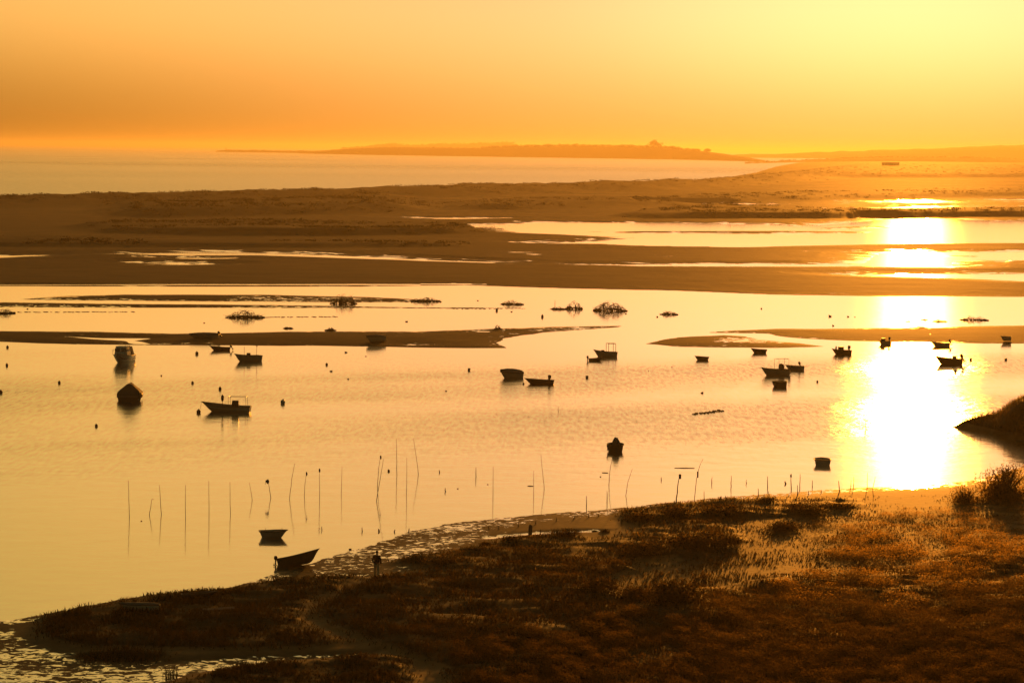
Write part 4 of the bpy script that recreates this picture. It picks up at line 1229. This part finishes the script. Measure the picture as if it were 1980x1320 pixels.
for a in [
    (14.7, 672, 2.6, 'round buoy under the left end of the near sandbar', 'ball'),
    (13.4, 707, 2.7, 'upper of two buoys near the left edge, mid channel', 'can'),
    (2, 759.5, 3.6, 'lower buoy cut by the left edge', 'ball'),
    (114.6, 741, 2.8, 'buoy left of the tented covered boat', 'can'),
    (186.5, 824, 3.0, 'lone low buoy below the tented covered boat', 'ball'),
    (372.5, 741, 2.6, 'buoy above the striped boat, to its left', 'ball'),
    (425.5, 753, 3.0, 'buoy directly above the striped boat', 'can'),
    (380.7, 684.5, 3.2, 'round buoy below the left sandbar boats', 'ball'),
    (383.8, 798, 4.3, 'round buoy at the bow of the striped boat', 'ball'),
    (631.5, 705.5, 2.5, 'buoy below the stranded white boat', 'ball'),
    (546.6, 779.5, 4.6, 'large pale-topped buoy right of the striped boat', 'pale'),
    (906.7, 716, 2.6, 'drum buoy left of the rumpled covered boat', 'drum'),
    (1135, 730.5, 2.7, 'drum buoy right of the low black-engined boat', 'drum'),
    (1012.5, 742.5, 1.9, 'little buoy at the bow of the low black-engined boat', 'ball'),
    (1048.6, 613, 2.6, 'can buoy between the branch tangles and the sandbar tip', 'can'),
    (960.5, 601, 2.4, 'can buoy below the flat little branch tangle', 'can'),
    (1877, 696.5, 2.4, 'first buoy right of the sun-track boat', 'drum'),
    (1945, 696.5, 2.4, 'second buoy right of the sun-track boat, near edge', 'drum'),
    (1847, 720, 2.6, 'buoy floating just below the sun-track boat', 'can'),
    (1580.6, 738.5, 2.1, 'buoy right of the square tender', 'ball'),
    (751.7, 911, 2.4, 'round buoy among the tall stakes', 'ball'),
    (312, 726.5, 2.2, 'low float between covered boat and striped boat', 'float'),
    (669, 681.5, 2.2, 'low float right under the left sandbar edge', 'float'),
    (707.6, 689, 1.5, 'tiny float under the stranded white boat', 'float'),
    (640, 718, 2.2, 'float just under the mid-channel buoy, left half', 'float'),
    (673, 733, 1.6, 'tiny float in the open water of the left half', 'float'),
    (862.7, 756, 1.5, 'tiny float in open water left of the black-engined boat', 'float'),
    (1357.5, 760, 2.6, 'float above the drifting weed line', 'float'),
    (1299, 709.5, 1.2, 'speck-sized float left of the rail-framed boat', 'float'),
    (1254, 717, 1.2, 'speck-sized float right of the square arch boat', 'float'),
    (786, 622, 1.9, 'float above the middle of the near sandbar', 'float'),
    (924, 581.5, 1.4, 'tiny float near the far island shore', 'float'),
    (53, 597.5, 1.6, 'tiny float beside the left-edge branch tangle', 'float'),
    (395, 624.5, 1.4, 'tiny float above the covered sandbar boat', 'float'),
    (989, 603, 1.6, 'tiny float below the flat little branch tangle', 'float'),
    (1177, 606.5, 1.6, 'left tiny float under the big round branch tangle', 'float'),
    (1210, 607, 1.5, 'right tiny float under the big round branch tangle', 'float'),
    (1271, 613, 2.2, 'float left of the small arched branch tangle', 'float'),
    (1605, 612, 3.0, 'largest float on the bright far channel', 'float'),
    (1640, 612.5, 2.0, 'middle float on the bright far channel', 'float'),
    (1653, 613, 1.4, 'smallest float on the bright far channel', 'float'),
    (1472, 597, 2.0, 'float near the far island shore, left of the sun track', 'float'),
    (1611, 630, 2.2, 'float just above the right sandbar', 'float'),
    (273.5, 1007, 1.6, 'tiny float beside the leftmost tall stakes', 'float'),
    (885, 944.5, 1.3, 'tiny float between two short stakes', 'float'),
    (943, 936.5, 1.3, 'tiny float left of a tall stake near the shore', 'float'),
    (1161, 921.5, 1.4, 'tiny float left of the bent tall stake', 'float'),
    (677, 1062, 2.6, 'dark float at the muddy water edge', 'float'),
]: buoy(*a)


# ------------------------------------------------------------------ stakes
def stake(pts, r, label, name='stake', head=None, mat=None, z=None, group='stakes along the near shore'):
    """pts: photo points from foot to top, all in the upright plane through the foot"""
    fx, fy = pts[0]
    p = W(fx, fy); s = scale_at(fx, fy)
    if z is None: z = max(0.0, ground_z(p.x, p.y)) if fy > 915 else 0.0
    t = thing(name, label, 'stake', (p.x, p.y, z), (0, 0, 0), group)
    q = [Vector(((x - fx) / s, 0.0, (fy - y) / s)) for x, y in pts]
    P = [Vector((q[0].x, 0, -0.5))]
    for a, b in zip(q[:-1], q[1:]):
        for k in range(3):
            f = k / 3; v = a.lerp(b, f)
            P.append(v + Vector((random.uniform(-1, 1) * r * 0.5, random.uniform(-1, 1) * r * 0.5, 0)))
    P.append(q[-1])
    R = [r * (1 - 0.55 * i / (len(P) - 1)) for i in range(len(P))]
    MB().tube(P, R, 6).build('shaft', mat or M_cane, t)
    top = q[-1]
    if head == 'rag':
        mb = MB(); mb.blob(top + Vector((-0.03, 0, -0.10)), (0.12, 0.07, 0.17), 9, 7, 0.25); mb.tube([top, top + Vector((-0.16, 0, -0.03)), top + Vector((-0.2, 0, -0.32))], [0.05, 0.05, 0.02], 6)
        mb.build('rag', M_tarp, t)
    elif head == 'knot':
        MB().blob(top + Vector((0, 0, -0.1)), (0.07, 0.06, 0.16), 8, 6, 0.2).build('knot', M_weed, t)
    elif head == 'block':
        MB().box(top + Vector((0.02, 0, -0.12)), (0.19, 0.16, 0.36), bev=0.04).build('head', M_stone, t)
    elif head == 'hook':
        MB().tube([top, top + Vector((0.08, 0, 0.01)), top + Vector((0.12, 0, -0.04))], 0.015, 5).build('hook', M_cane, t)
    elif head == 'band':
        m_ = P[len(P) // 2]
        MB().tube([m_ + Vector((0, 0, -0.25)), m_ + Vector((0, 0, 0.25))], r * 2.0, 7).build('wrap', M_weed, t)
    return t


R1 = 0.028
for pts, r, lab, head in [
    ([(250, 1001), (249, 965), (248, 928)], R1, 'leftmost tall cane stake in the water', None),
    ([(289, 995), (292, 975), (293.8, 964)], R1, 'short hooked stake between the two leftmost tall stakes', 'hook'),
    ([(312, 994), (309.5, 960), (308, 937)], R1, 'left-leaning cane stake beside the short hooked one', None),
    ([(358.6, 1004), (358.6, 937)], R1, 'straight faint stake, fourth from the left end', None),
    ([(404, 1001), (403.5, 929)], R1, 'straight stake, fifth from the left end', None),
    ([(445.5, 994), (444.4, 931)], R1, 'straight stake midway above the floating rowing boat', None),
    ([(488, 967), (482, 932.5)], 0.025, 'short stake leaning left, beside the rag stake', None),
    ([(523.4, 962), (520, 940), (518, 928)], 0.03, 'stake with a dark rag hanging from its top', 'rag'),
    ([(560, 964), (564, 925), (569.5, 895)], R1, 'thin stake leaning right, after the rag stake', None),
    ([(588.5, 959), (590, 930), (592.5, 913)], 0.026, 'shorter stake with a knot, leaning slightly right', 'knot'),
    ([(618, 967), (617.5, 906)], R1, 'straight knot-topped stake left of centre', 'knot'),
    ([(660, 955), (661, 901)], 0.024, 'faint thin stake left of the crossed pair', None),
    ([(729.8, 940), (732, 905), (735.8, 881)], 0.03, 'knotted back stake of the crossed pair', 'knot'),
    ([(728, 968), (735, 925), (740.7, 886)], 0.032, 'slanting front stake of the crossed pair', None),
    ([(767.5, 919), (766.5, 880), (765.8, 848)], 0.032, 'tallest straight stake right of the crossed pair', None),
    ([(786, 956), (786, 884)], R1, 'straight stake between the tallest and the bent one', None),
    ([(809, 917), (806.5, 895), (799, 848)], 0.03, 'left-leaning bent stake right of the tallest', None),
    ([(953.3, 960), (953, 901)], R1, 'lone tall stake in the middle water', None),
    ([(1031.7, 958), (1031.5, 909)], 0.026, 'straight stake left of the kinked one, by mid shore', None),
    ([(1052.5, 945), (1049, 915), (1045, 878)], R1, 'left-leaning tall stake above the shining wet strip', None),
    ([(1177, 938), (1179, 910), (1184, 880)], 0.032, 'bowed stake right below the bundle-topped boat', None),
    ([(1210, 958), (1214, 930), (1222, 905)], R1, 'curved stake leaning right, after the bowed one', None),
    ([(1343, 964), (1346, 925), (1352, 900), (1358.5, 886)], 0.032, 'curved stake with a dark wrap halfway up', 'band'),
    ([(1307, 979), (1310, 950), (1313.5, 925)], 0.06, 'stout leaning stake with a block head at the shore', 'block'),
    ([(1080, 796), (1079, 789), (1081.5, 785)], 0.035, 'crooked stick poking out of mid channel', None),
    ([(1674, 832), (1673.6, 822), (1674, 812)], 0.05, 'short post at the edge of the sun track', None),
    ([(1073, 588), (1073, 580)], 0.06, 'stick post by the far island shore', None),
    ([(920, 921), (920, 903)], 0.045, 'short dark stake right of the stake row', None),
    ([(849.5, 913), (849.5, 908)], 0.06, 'stub of a stake after the bent tall one', None),
    ([(861, 950), (861, 943)], 0.06, 'stub nearer the shore than its neighbour stubs', None),
    ([(622, 1024), (622, 1017)], 0.04, 'stub stake right of the floating rowing boat', None),
    ([(700, 1027), (700, 1019)], 0.05, 'stub stake between rowing boat and mudflat', None),
    ([(732, 1027), (732, 1022)], 0.09, 'thick stub stake off the mudflat', None),
    ([(763, 1028), (763, 1023)], 0.06, 'stub stake at the tip of the mudflat', None),
    ([(791, 1028), (791, 1021)], 0.06, 'stub stake in the mud above the walker', None),
    ([(1134, 980), (1134, 958)], 0.045, 'upright stake just off the muddy shore, mid photo', None),
    ([(1173.5, 970), (1173.5, 949)], 0.045, 'upright stake close left of the bowed stake foot', None),
    ([(1278.5, 928), (1278.5, 922)], 0.05, 'stub left of the stout block-headed stake', None),
    ([(1361, 976), (1361, 955)], 0.045, 'stake on the mud right of the stout stake', None),
    ([(1376.7, 934), (1376.7, 922)], 0.045, 'short stake beyond the wrapped curved stake', None),
    ([(1413.5, 940), (1413.5, 919)], 0.045, 'straight stake in the bright water, before the bent twig', None),
    ([(1444, 934), (1442, 930), (1444, 927)], 0.04, 'little bent twig in the bright water', None),
    ([(1484, 942), (1484, 920)], 0.05, 'straight stake between the bent twig and round-top stake', None),
    ([(1518, 935), (1518, 930)], 0.10, 'squat block stub in the bright water', None),
    ([(1529.5, 947), (1529, 930), (1529, 917)], 0.05, 'knob-topped stake below the round tender', 'knot'),
    ([(1546.7, 946), (1546.7, 916)], 0.045, 'tall straight stake below the round tender', None),
    ([(1570.8, 941), (1570.8, 928)], 0.045, 'short stake under the round tender', None),
    ([(1622.5, 951), (1621, 930)], 0.06, 'dark stake at the start of the bright sand', None),
    ([(1541.8, 958), (1541.5, 938)], 0.05, 'shore stake right of the small round bush', None),
    ([(1465.6, 961), (1465.6, 944)], 0.05, 'shore stake at the left of the small round bush', None),
    ([(1487, 963), (1486, 950)], 0.05, 'shore stake standing in the small round bush', None),
    ([(1563.5, 956), (1563.5, 949)], 0.05, 'short peg on the mud after the shore stakes', None),
    ([(1588, 952), (1588, 947)], 0.05, 'last peg on the mud before the bright sand', None),
    ([(1645.5, 940), (1645.5, 928)], 0.04, 'faint short stake in the glare', None),
    ([(1650, 941), (1650.5, 921)], 0.04, 'first faint tall stake in the glare', None),
    ([(1676.8, 942), (1677, 913)], 0.04, 'second faint tall stake in the glare', None),
    ([(1688, 944), (1692, 921)], 0.04, 'slanting faint stake nearest the sun track', None),
]:
    stake(pts, r, lab, head=head)

t = thing('mooring_post', 'thick square wooden post standing beside the shining wet strip', 'post', W(1025, 1033, 0.0), (0, 0.04, 0.3), 'posts on the sand')
MB().box((0, 0, 0.25), (0.26, 0.2, 0.8), taper=0.92, bev=0.03).build('shaft', M_wood, t)
MB().box((0.02, 0, 0.68), (0.2, 0.15, 0.08), Matrix.Rotation(0.3, 3, 'Y'), bev=0.02).build('split_top', M_wood, t)
for px, py, h, lab in [(946, 1025, 7, 'peg in the puddled mud, left of the wet strip'), (964, 1025, 7, 'peg in the puddled mud, second from the wet strip'), (1003, 1020, 8, 'slanted peg on the sand above the thick post'),
                       (1036, 1015, 7, 'peg on the sand right above the thick post'), (1076, 1009, 8, 'peg on the sand spit, mid spit'), (1110, 1004, 7, 'peg on the sand spit near the flecked mud'), (1138, 1001, 7, 'peg at the far end of the sand spit'),
                       (1157, 1000, 6, 'last peg on the sand spit beside the thicket'), (1045, 1035, 10, 'peg standing in the shining wet strip')]:
    stake([(px, py), (px + random.uniform(-2, 2), py - h)], 0.05, lab, name='peg', mat=M_wood, group='posts on the sand')


# ------------------------------------------------------------------ branch tangles, weed and drift
def tangle(px, py, wpx, hpx, label, n=40, arch=0.8, dense=0.5, z=0.0):
    p = W(px, py, z); s = scale_at(px, py); w = wpx / s; h = hpx / s
    rd = random.Random(int(px * 3 + py))
    mb = MB()
    for k in range(int(n * 1.35)):
        a = rd.uniform(-0.5, 0.5) * w; b = a + rd.uniform(-0.45, 0.45) * w * (0.5 + 0.5 * arch)
        b = max(-0.5 * w, min(0.5 * w, b)); y0 = rd.uniform(-0.3, 0.3) * w * 0.8; y1 = rd.uniform(-0.3, 0.3) * w * 0.8
        env = max(0.12, 1 - (2 * (a + b) / 2 / w) ** 2)
        hh = h * env * rd.uniform(0.25, 1.15)
        pts = []
        for i in range(7):
            f = i / 6
            pts.append((a + (b - a) * f + rd.uniform(-0.03, 0.03) * w, y0 + (y1 - y0) * f, hh * (4 * f * (1 - f)) ** 0.7 * (1 if rd.random() < 0.95 else 0.7) - 0.05 + rd.uniform(-0.03, 0.03) * h))
        r = rd.uniform(0.018, 0.045)
        mb.tube(pts, [r, r, r * 0.9, r * 0.9, r * 0.8, r * 0.6, r * 0.4], 5)
        if rd.random() < 0.5:
            q = Vector(pts[3]); mb.tube([q, q + Vector((rd.uniform(-0.15, 0.15) * w, rd.uniform(-0.2, 0.2), rd.uniform(0.05, 0.3) * h))], [r * 0.6, r * 0.25], 4)
    for k in range(int(dense * 40 + 14)):
        x = rd.uniform(-0.48, 0.48) * w
        mb.blob((x, rd.uniform(-0.25, 0.25) * w * 0.7, rd.uniform(0, 0.25) * h * max(0.2, 1 - (2 * x / w) ** 2)), (rd.uniform(0.1, 0.4), rd.uniform(0.1, 0.4), rd.uniform(0.05, 0.18)), 6, 4, 0.3)
    o = mb.build('branch_tangle', M_weed, None); o.location = p
    tag(o, label, 'driftwood', 'tangles of dead branches in the shallows')


for a in [
    (4, 606, 46, 10, 'branch tangle cut off by the left edge', 30, 0.5, 1.0),
    (474, 614, 74, 14, 'low leafy branch tangle above the left sandbar boats', 46, 0.5, 1.2),
    (664, 587, 52, 19, 'tall twiggy branch tangle on the far mud bank', 46, 0.9, 0.3),
    (822, 583, 62, 8, 'long low branch tangle right of the tall twiggy one', 40, 0.5, 0.8),
    (991, 588.5, 42, 8, 'flat little branch tangle in the far channel', 34, 0.8, 0.4),
    (1110, 597.5, 34, 15, 'arching branch tangle with a long tail of twigs', 30, 1.0, 0.3),
    (1080, 598, 34, 5, 'tail of loose twigs beside the arching tangle', 16, 0.5, 0.3),
    (1180, 601, 66, 17, 'biggest round branch tangle in the far channel', 70, 0.9, 0.6),
    (1294, 608, 32, 7, 'small arched branch tangle left of the sun', 22, 1.0, 0.2),
    (1884, 619, 54, 10, 'open framework of branches near the right edge', 22, 0.9, 0.15),
    (1776, 634, 32, 10, 'branch tangle on the sandbar under the sun track', 20, 1.0, 0.2),
    (1816, 622, 26, 5, 'low flat twigs right of the sun track', 14, 0.5, 0.5),
    (1787, 619, 12, 6, 'small twig cluster in the sun track', 10, 0.7, 0.4),
    (1756, 622, 12, 6, 'faint twig cluster at the left side of the sun track', 10, 0.7, 0.3),
    (557, 635, 14, 3.5, 'flat drift log above the near sandbar', 10, 0.3, 0.4),
    (639, 639, 17, 7, 'small dark tangle at the upper edge of the near sandbar', 16, 0.6, 0.6),
    (962, 637, 14, 9, 'small bushy tangle on the tip of the near sandbar', 16, 0.8, 0.3),
]: tangle(*a)

for sd, (x0, y0, x1, y1, n, lab) in enumerate([(1343, 800.5, 1396, 793.5, 34, 'dark strand of weed drifting in mid channel'), (18, 603.4, 262, 603.0, 46, 'long thin line of weed reaching out from the left-edge tangle'),
                                              (508, 613.6, 650, 612.2, 30, 'broken line of weed right of the low leafy tangle'), (880, 597.2, 1018, 596.2, 22, 'thin weed line at the end of the far mud bank')]):
    mb = MB(); rd = random.Random(4 + sd); a = W(x0, y0); b = W(x1, y1); k_ = 1.0 if sd == 0 else 0.55
    for k in range(n):
        p = a.lerp(b, k / (n - 1) + rd.uniform(-0.02, 0.02))
        mb.blob((p.x + rd.uniform(-0.2, 0.2), p.y + rd.uniform(-0.7, 0.7), 0.02), (rd.uniform(0.08, 0.22) / k_, rd.uniform(0.15, 0.7), rd.uniform(0.03, 0.10) * k_), 7, 4, 0.3)
    tag(mb.build('drifting_weed', M_weed), lab, 'weed', 'weed lines on the water')
for px, px2, py, lab in [(1304, 1343, 904.6, 'thin floating cane left of the curved wrapped stake'), (1020, 1031, 939.3, 'short floating cane touching the straight stake'), (1164, 1176, 913.7, 'short floating cane left of the bowed stake')]:
    a, b = W(px, py), W(px2, py + 0.4)
    tag(MB().tube([(a.x, a.y, 0.01), ((a.x + b.x) / 2, (a.y + b.y) / 2, 0.03), (b.x, b.y, 0.01)], 0.03, 6).build('floating_cane', M_cane), lab, 'cane', 'canes afloat by the stakes')
# tufts of rushes in the wet strip and channel
for i, (px, py, w, h, lab) in enumerate([(1076, 1034, 20, 10, 'left rush tuft in the shining wet strip'), (1095, 1035, 18, 11, 'middle rush tuft in the shining wet strip'), (1114, 1034, 14, 9, 'right rush tuft in the shining wet strip'),
                                         (328, 1310, 26, 20, 'rush tuft standing in the flecked creek'), (470, 1296, 24, 14, 'rush tuft on the creek bank')]):
    p = W(px, py); s = scale_at(px, py); rd = random.Random(i); mb = MB()
    for k in range(46):
        x = rd.gauss(0, 0.28) * w / s; y = rd.gauss(0, 0.2) * w / s; hh = h / s * rd.uniform(0.4, 1.15)
        mb.tube([(x, y, -0.05), (x + rd.uniform(-0.05, 0.05), y, hh * 0.6), (x + rd.uniform(-0.12, 0.12), y, hh)], [0.016, 0.012, 0.004], 3)
    o = mb.build('rush_tuft', M_grass, None, False); o.location = (p.x, p.y, max(0, ground_z(p.x, p.y)))
    tag(o, lab, 'rushes', 'rush tufts by the water')


# ------------------------------------------------------------------ the walker
def person():
    fx, fy = 728, 1116.5
    p = W(fx, fy); z = ground_z(p.x, p.y)
    p = W(fx, fy, z)
    t = thing('person', 'person in dark jacket and pale trousers walking away along the shore', 'person', (p.x, p.y, z + 0.01), (0, 0, math.radians(-12)))
    skin = pbr('skin', (0.32, 0.19, 0.12), 0.55, 0.12, 20)
    jacket = pbr('dark_jacket_cloth', (0.022, 0.018, 0.018), 0.85, 0.3, 30)
    trous = pbr('pale_trouser_cloth', (0.50, 0.42, 0.30), 0.85, 0.2, 30)
    shoe = pbr('shoe_leather', (0.03, 0.025, 0.02), 0.6, 0.2, 20)
    hairm = pbr('dark_hair', (0.03, 0.022, 0.015), 0.6, 0.2, 40)

    def skinned(name, pts, edges, rad, mat, root, sub=2):
        me = bpy.data.meshes.new(name); me.from_pydata(pts, edges, []); me.update(); me.materials.append(mat)
        o = link(name, me, t)
        sk = o.modifiers.new('skin', 'SKIN'); sk.use_smooth_shade = True
        for i, v in enumerate(me.skin_vertices[0].data):
            r = rad[i]; v.radius = r if isinstance(r, tuple) else (r, r); v.use_root = (i == root)
        sb = o.modifiers.new('sub', 'SUBSURF'); sb.levels = sub; sb.render_levels = sub
        return o

    # +Y is the way the walker goes (away from the camera); left foot forward
    J = {'pelvis': (0, 0, 0.96), 'waist': (0, 0.01, 1.08), 'chest': (0, 0.03, 1.30), 'neck0': (0, 0.05, 1.45), 'neck': (0, 0.075, 1.53), 'skull': (0, 0.10, 1.64), 'crown': (0, 0.10, 1.74),
         'hl': (-0.095, 0, 0.90), 'kl': (-0.13, 0.16, 0.50), 'al': (-0.155, 0.14, 0.09), 'tl': (-0.17, 0.30, 0.035),
         'hr': (0.095, 0, 0.90), 'kr': (0.12, -0.02, 0.49), 'ar': (0.15, -0.26, 0.14), 'tr': (0.155, -0.14, 0.035),
         'sl': (-0.19, 0.03, 1.41), 'el': (-0.26, -0.05, 1.13), 'wl': (-0.22, 0.10, 0.93), 'ml': (-0.215, 0.13, 0.87),
         'sr': (0.19, 0.03, 1.41), 'er': (0.265, -0.02, 1.13), 'wr': (0.27, 0.08, 0.88), 'mr': (0.268, 0.10, 0.81)}
    keys = list(J); pts = [J[k] for k in keys]; ix = {k: i for i, k in enumerate(keys)}
    E_ = [('pelvis', 'waist'), ('waist', 'chest'), ('chest', 'neck0'), ('neck0', 'neck'), ('neck', 'skull'), ('skull', 'crown'), ('pelvis', 'hl'), ('hl', 'kl'), ('kl', 'al'), ('al', 'tl'), ('pelvis', 'hr'), ('hr', 'kr'), ('kr', 'ar'), ('ar', 'tr'),
          ('chest', 'sl'), ('sl', 'el'), ('el', 'wl'), ('wl', 'ml'), ('chest', 'sr'), ('sr', 'er'), ('er', 'wr'), ('wr', 'mr')]
    Rr = {'pelvis': (0.14, 0.11), 'waist': (0.13, 0.10), 'chest': (0.16, 0.115), 'neck0': 0.075, 'neck': 0.058, 'skull': (0.085, 0.105), 'crown': (0.062, 0.075), 'hl': 0.088, 'kl': 0.06, 'al': 0.042, 'tl': 0.036, 'hr': 0.088, 'kr': 0.06, 'ar': 0.042, 'tr': 0.036,
          'sl': 0.062, 'el': 0.042, 'wl': 0.027, 'ml': (0.036, 0.018), 'sr': 0.062, 'er': 0.042, 'wr': 0.027, 'mr': (0.036, 0.018)}
    edges = [(ix[a], ix[b]) for a, b in E_]; rad = [Rr[k] for k in keys]
    # fingers and thumb, rooted in the palms
    for hnd, sg in (('ml', -1), ('mr', 1)):
        b = Vector(J[hnd])
        for k, (dy, ln) in enumerate(((-0.026, 0.062), (-0.009, 0.075), (0.009, 0.07), (0.026, 0.055))):
            i0 = len(pts)
            pts.append(tuple(b + Vector((-sg * 0.004, dy, -0.028)))); pts.append(tuple(b + Vector((-sg * 0.012, dy, -0.03 - ln * 0.5)))); pts.append(tuple(b + Vector((-sg * 0.03, dy, -0.03 - ln * 0.9))))
            edges += [(ix[hnd], i0), (i0, i0 + 1), (i0 + 1, i0 + 2)]; rad += [0.010, 0.009, 0.007]
        i0 = len(pts)
        pts.append(tuple(b + Vector((-sg * 0.012, 0.04, 0.0)))); pts.append(tuple(b + Vector((-sg * 0.024, 0.058, -0.035))))
        edges += [(ix[hnd], i0), (i0, i0 + 1)]; rad += [0.011, 0.008]
    skinned('body', pts, edges, rad, skin, 0)
    # jacket: torso, sleeves, collar and hem
    jp = [(0, -0.005, 0.90), (0, 0.0, 1.06), (0, 0.025, 1.30), (0, 0.05, 1.46), (-0.19, 0.03, 1.405), (-0.265, -0.05, 1.13), (-0.225, 0.085, 0.955), (0.19, 0.03, 1.405), (0.27, -0.02, 1.13), (0.272, 0.07, 0.905)]
    skinned('jacket', jp, [(0, 1), (1, 2), (2, 3), (2, 4), (4, 5), (5, 6), (2, 7), (7, 8), (8, 9)], [(0.205, 0.155), (0.20, 0.15), (0.205, 0.15), (0.10, 0.09), 0.088, 0.066, 0.052, 0.088, 0.066, 0.052], jacket, 1)
    tp = [(0, 0, 0.95), (-0.095, 0, 0.87), (-0.13, 0.16, 0.50), (-0.155, 0.135, 0.10), (0.095, 0, 0.87), (0.12, -0.02, 0.49), (0.15, -0.25, 0.16)]
    skinned('trousers', tp, [(0, 1), (1, 2), (2, 3), (0, 4), (4, 5), (5, 6)], [(0.155, 0.125), 0.104, 0.075, 0.058, 0.104, 0.075, 0.058], trous, 0)
    for sx, y, zz, rx in ((-0.162, 0.20, 0.045, 0.0), (0.152, -0.20, 0.07, -0.5)):
        MB().blob((sx, y, zz), (0.05, 0.14, 0.05), 12, 8, rot=Matrix.Rotation(rx, 3, 'X'), p=0.8).build('shoe', shoe, t)
    MB().blob((0, 0.085, 1.67), (0.092, 0.108, 0.098), 14, 10, 0.02).build('hair', hairm, t)
    mb = MB()
    for sx in (-0.088, 0.088): mb.blob((sx, 0.10, 1.63), (0.014, 0.03, 0.036), 8, 6)
    mb.build('ears', skin, t)
    mb = MB(); mb.blob((0, 0.205, 1.62), (0.016, 0.028, 0.03), 8, 6); mb.build('nose', skin, t)
    for sx in (-0.033, 0.033): MB().blob((sx, 0.188, 1.65), (0.014, 0.010, 0.009), 8, 6).build('eye', M_black, t)
    MB().blob((0, 0.19, 1.575), (0.026, 0.012, 0.008), 8, 6).build('mouth', pbr('lip', (0.25, 0.10, 0.08), 0.5, 0.1, 20), t)


person()
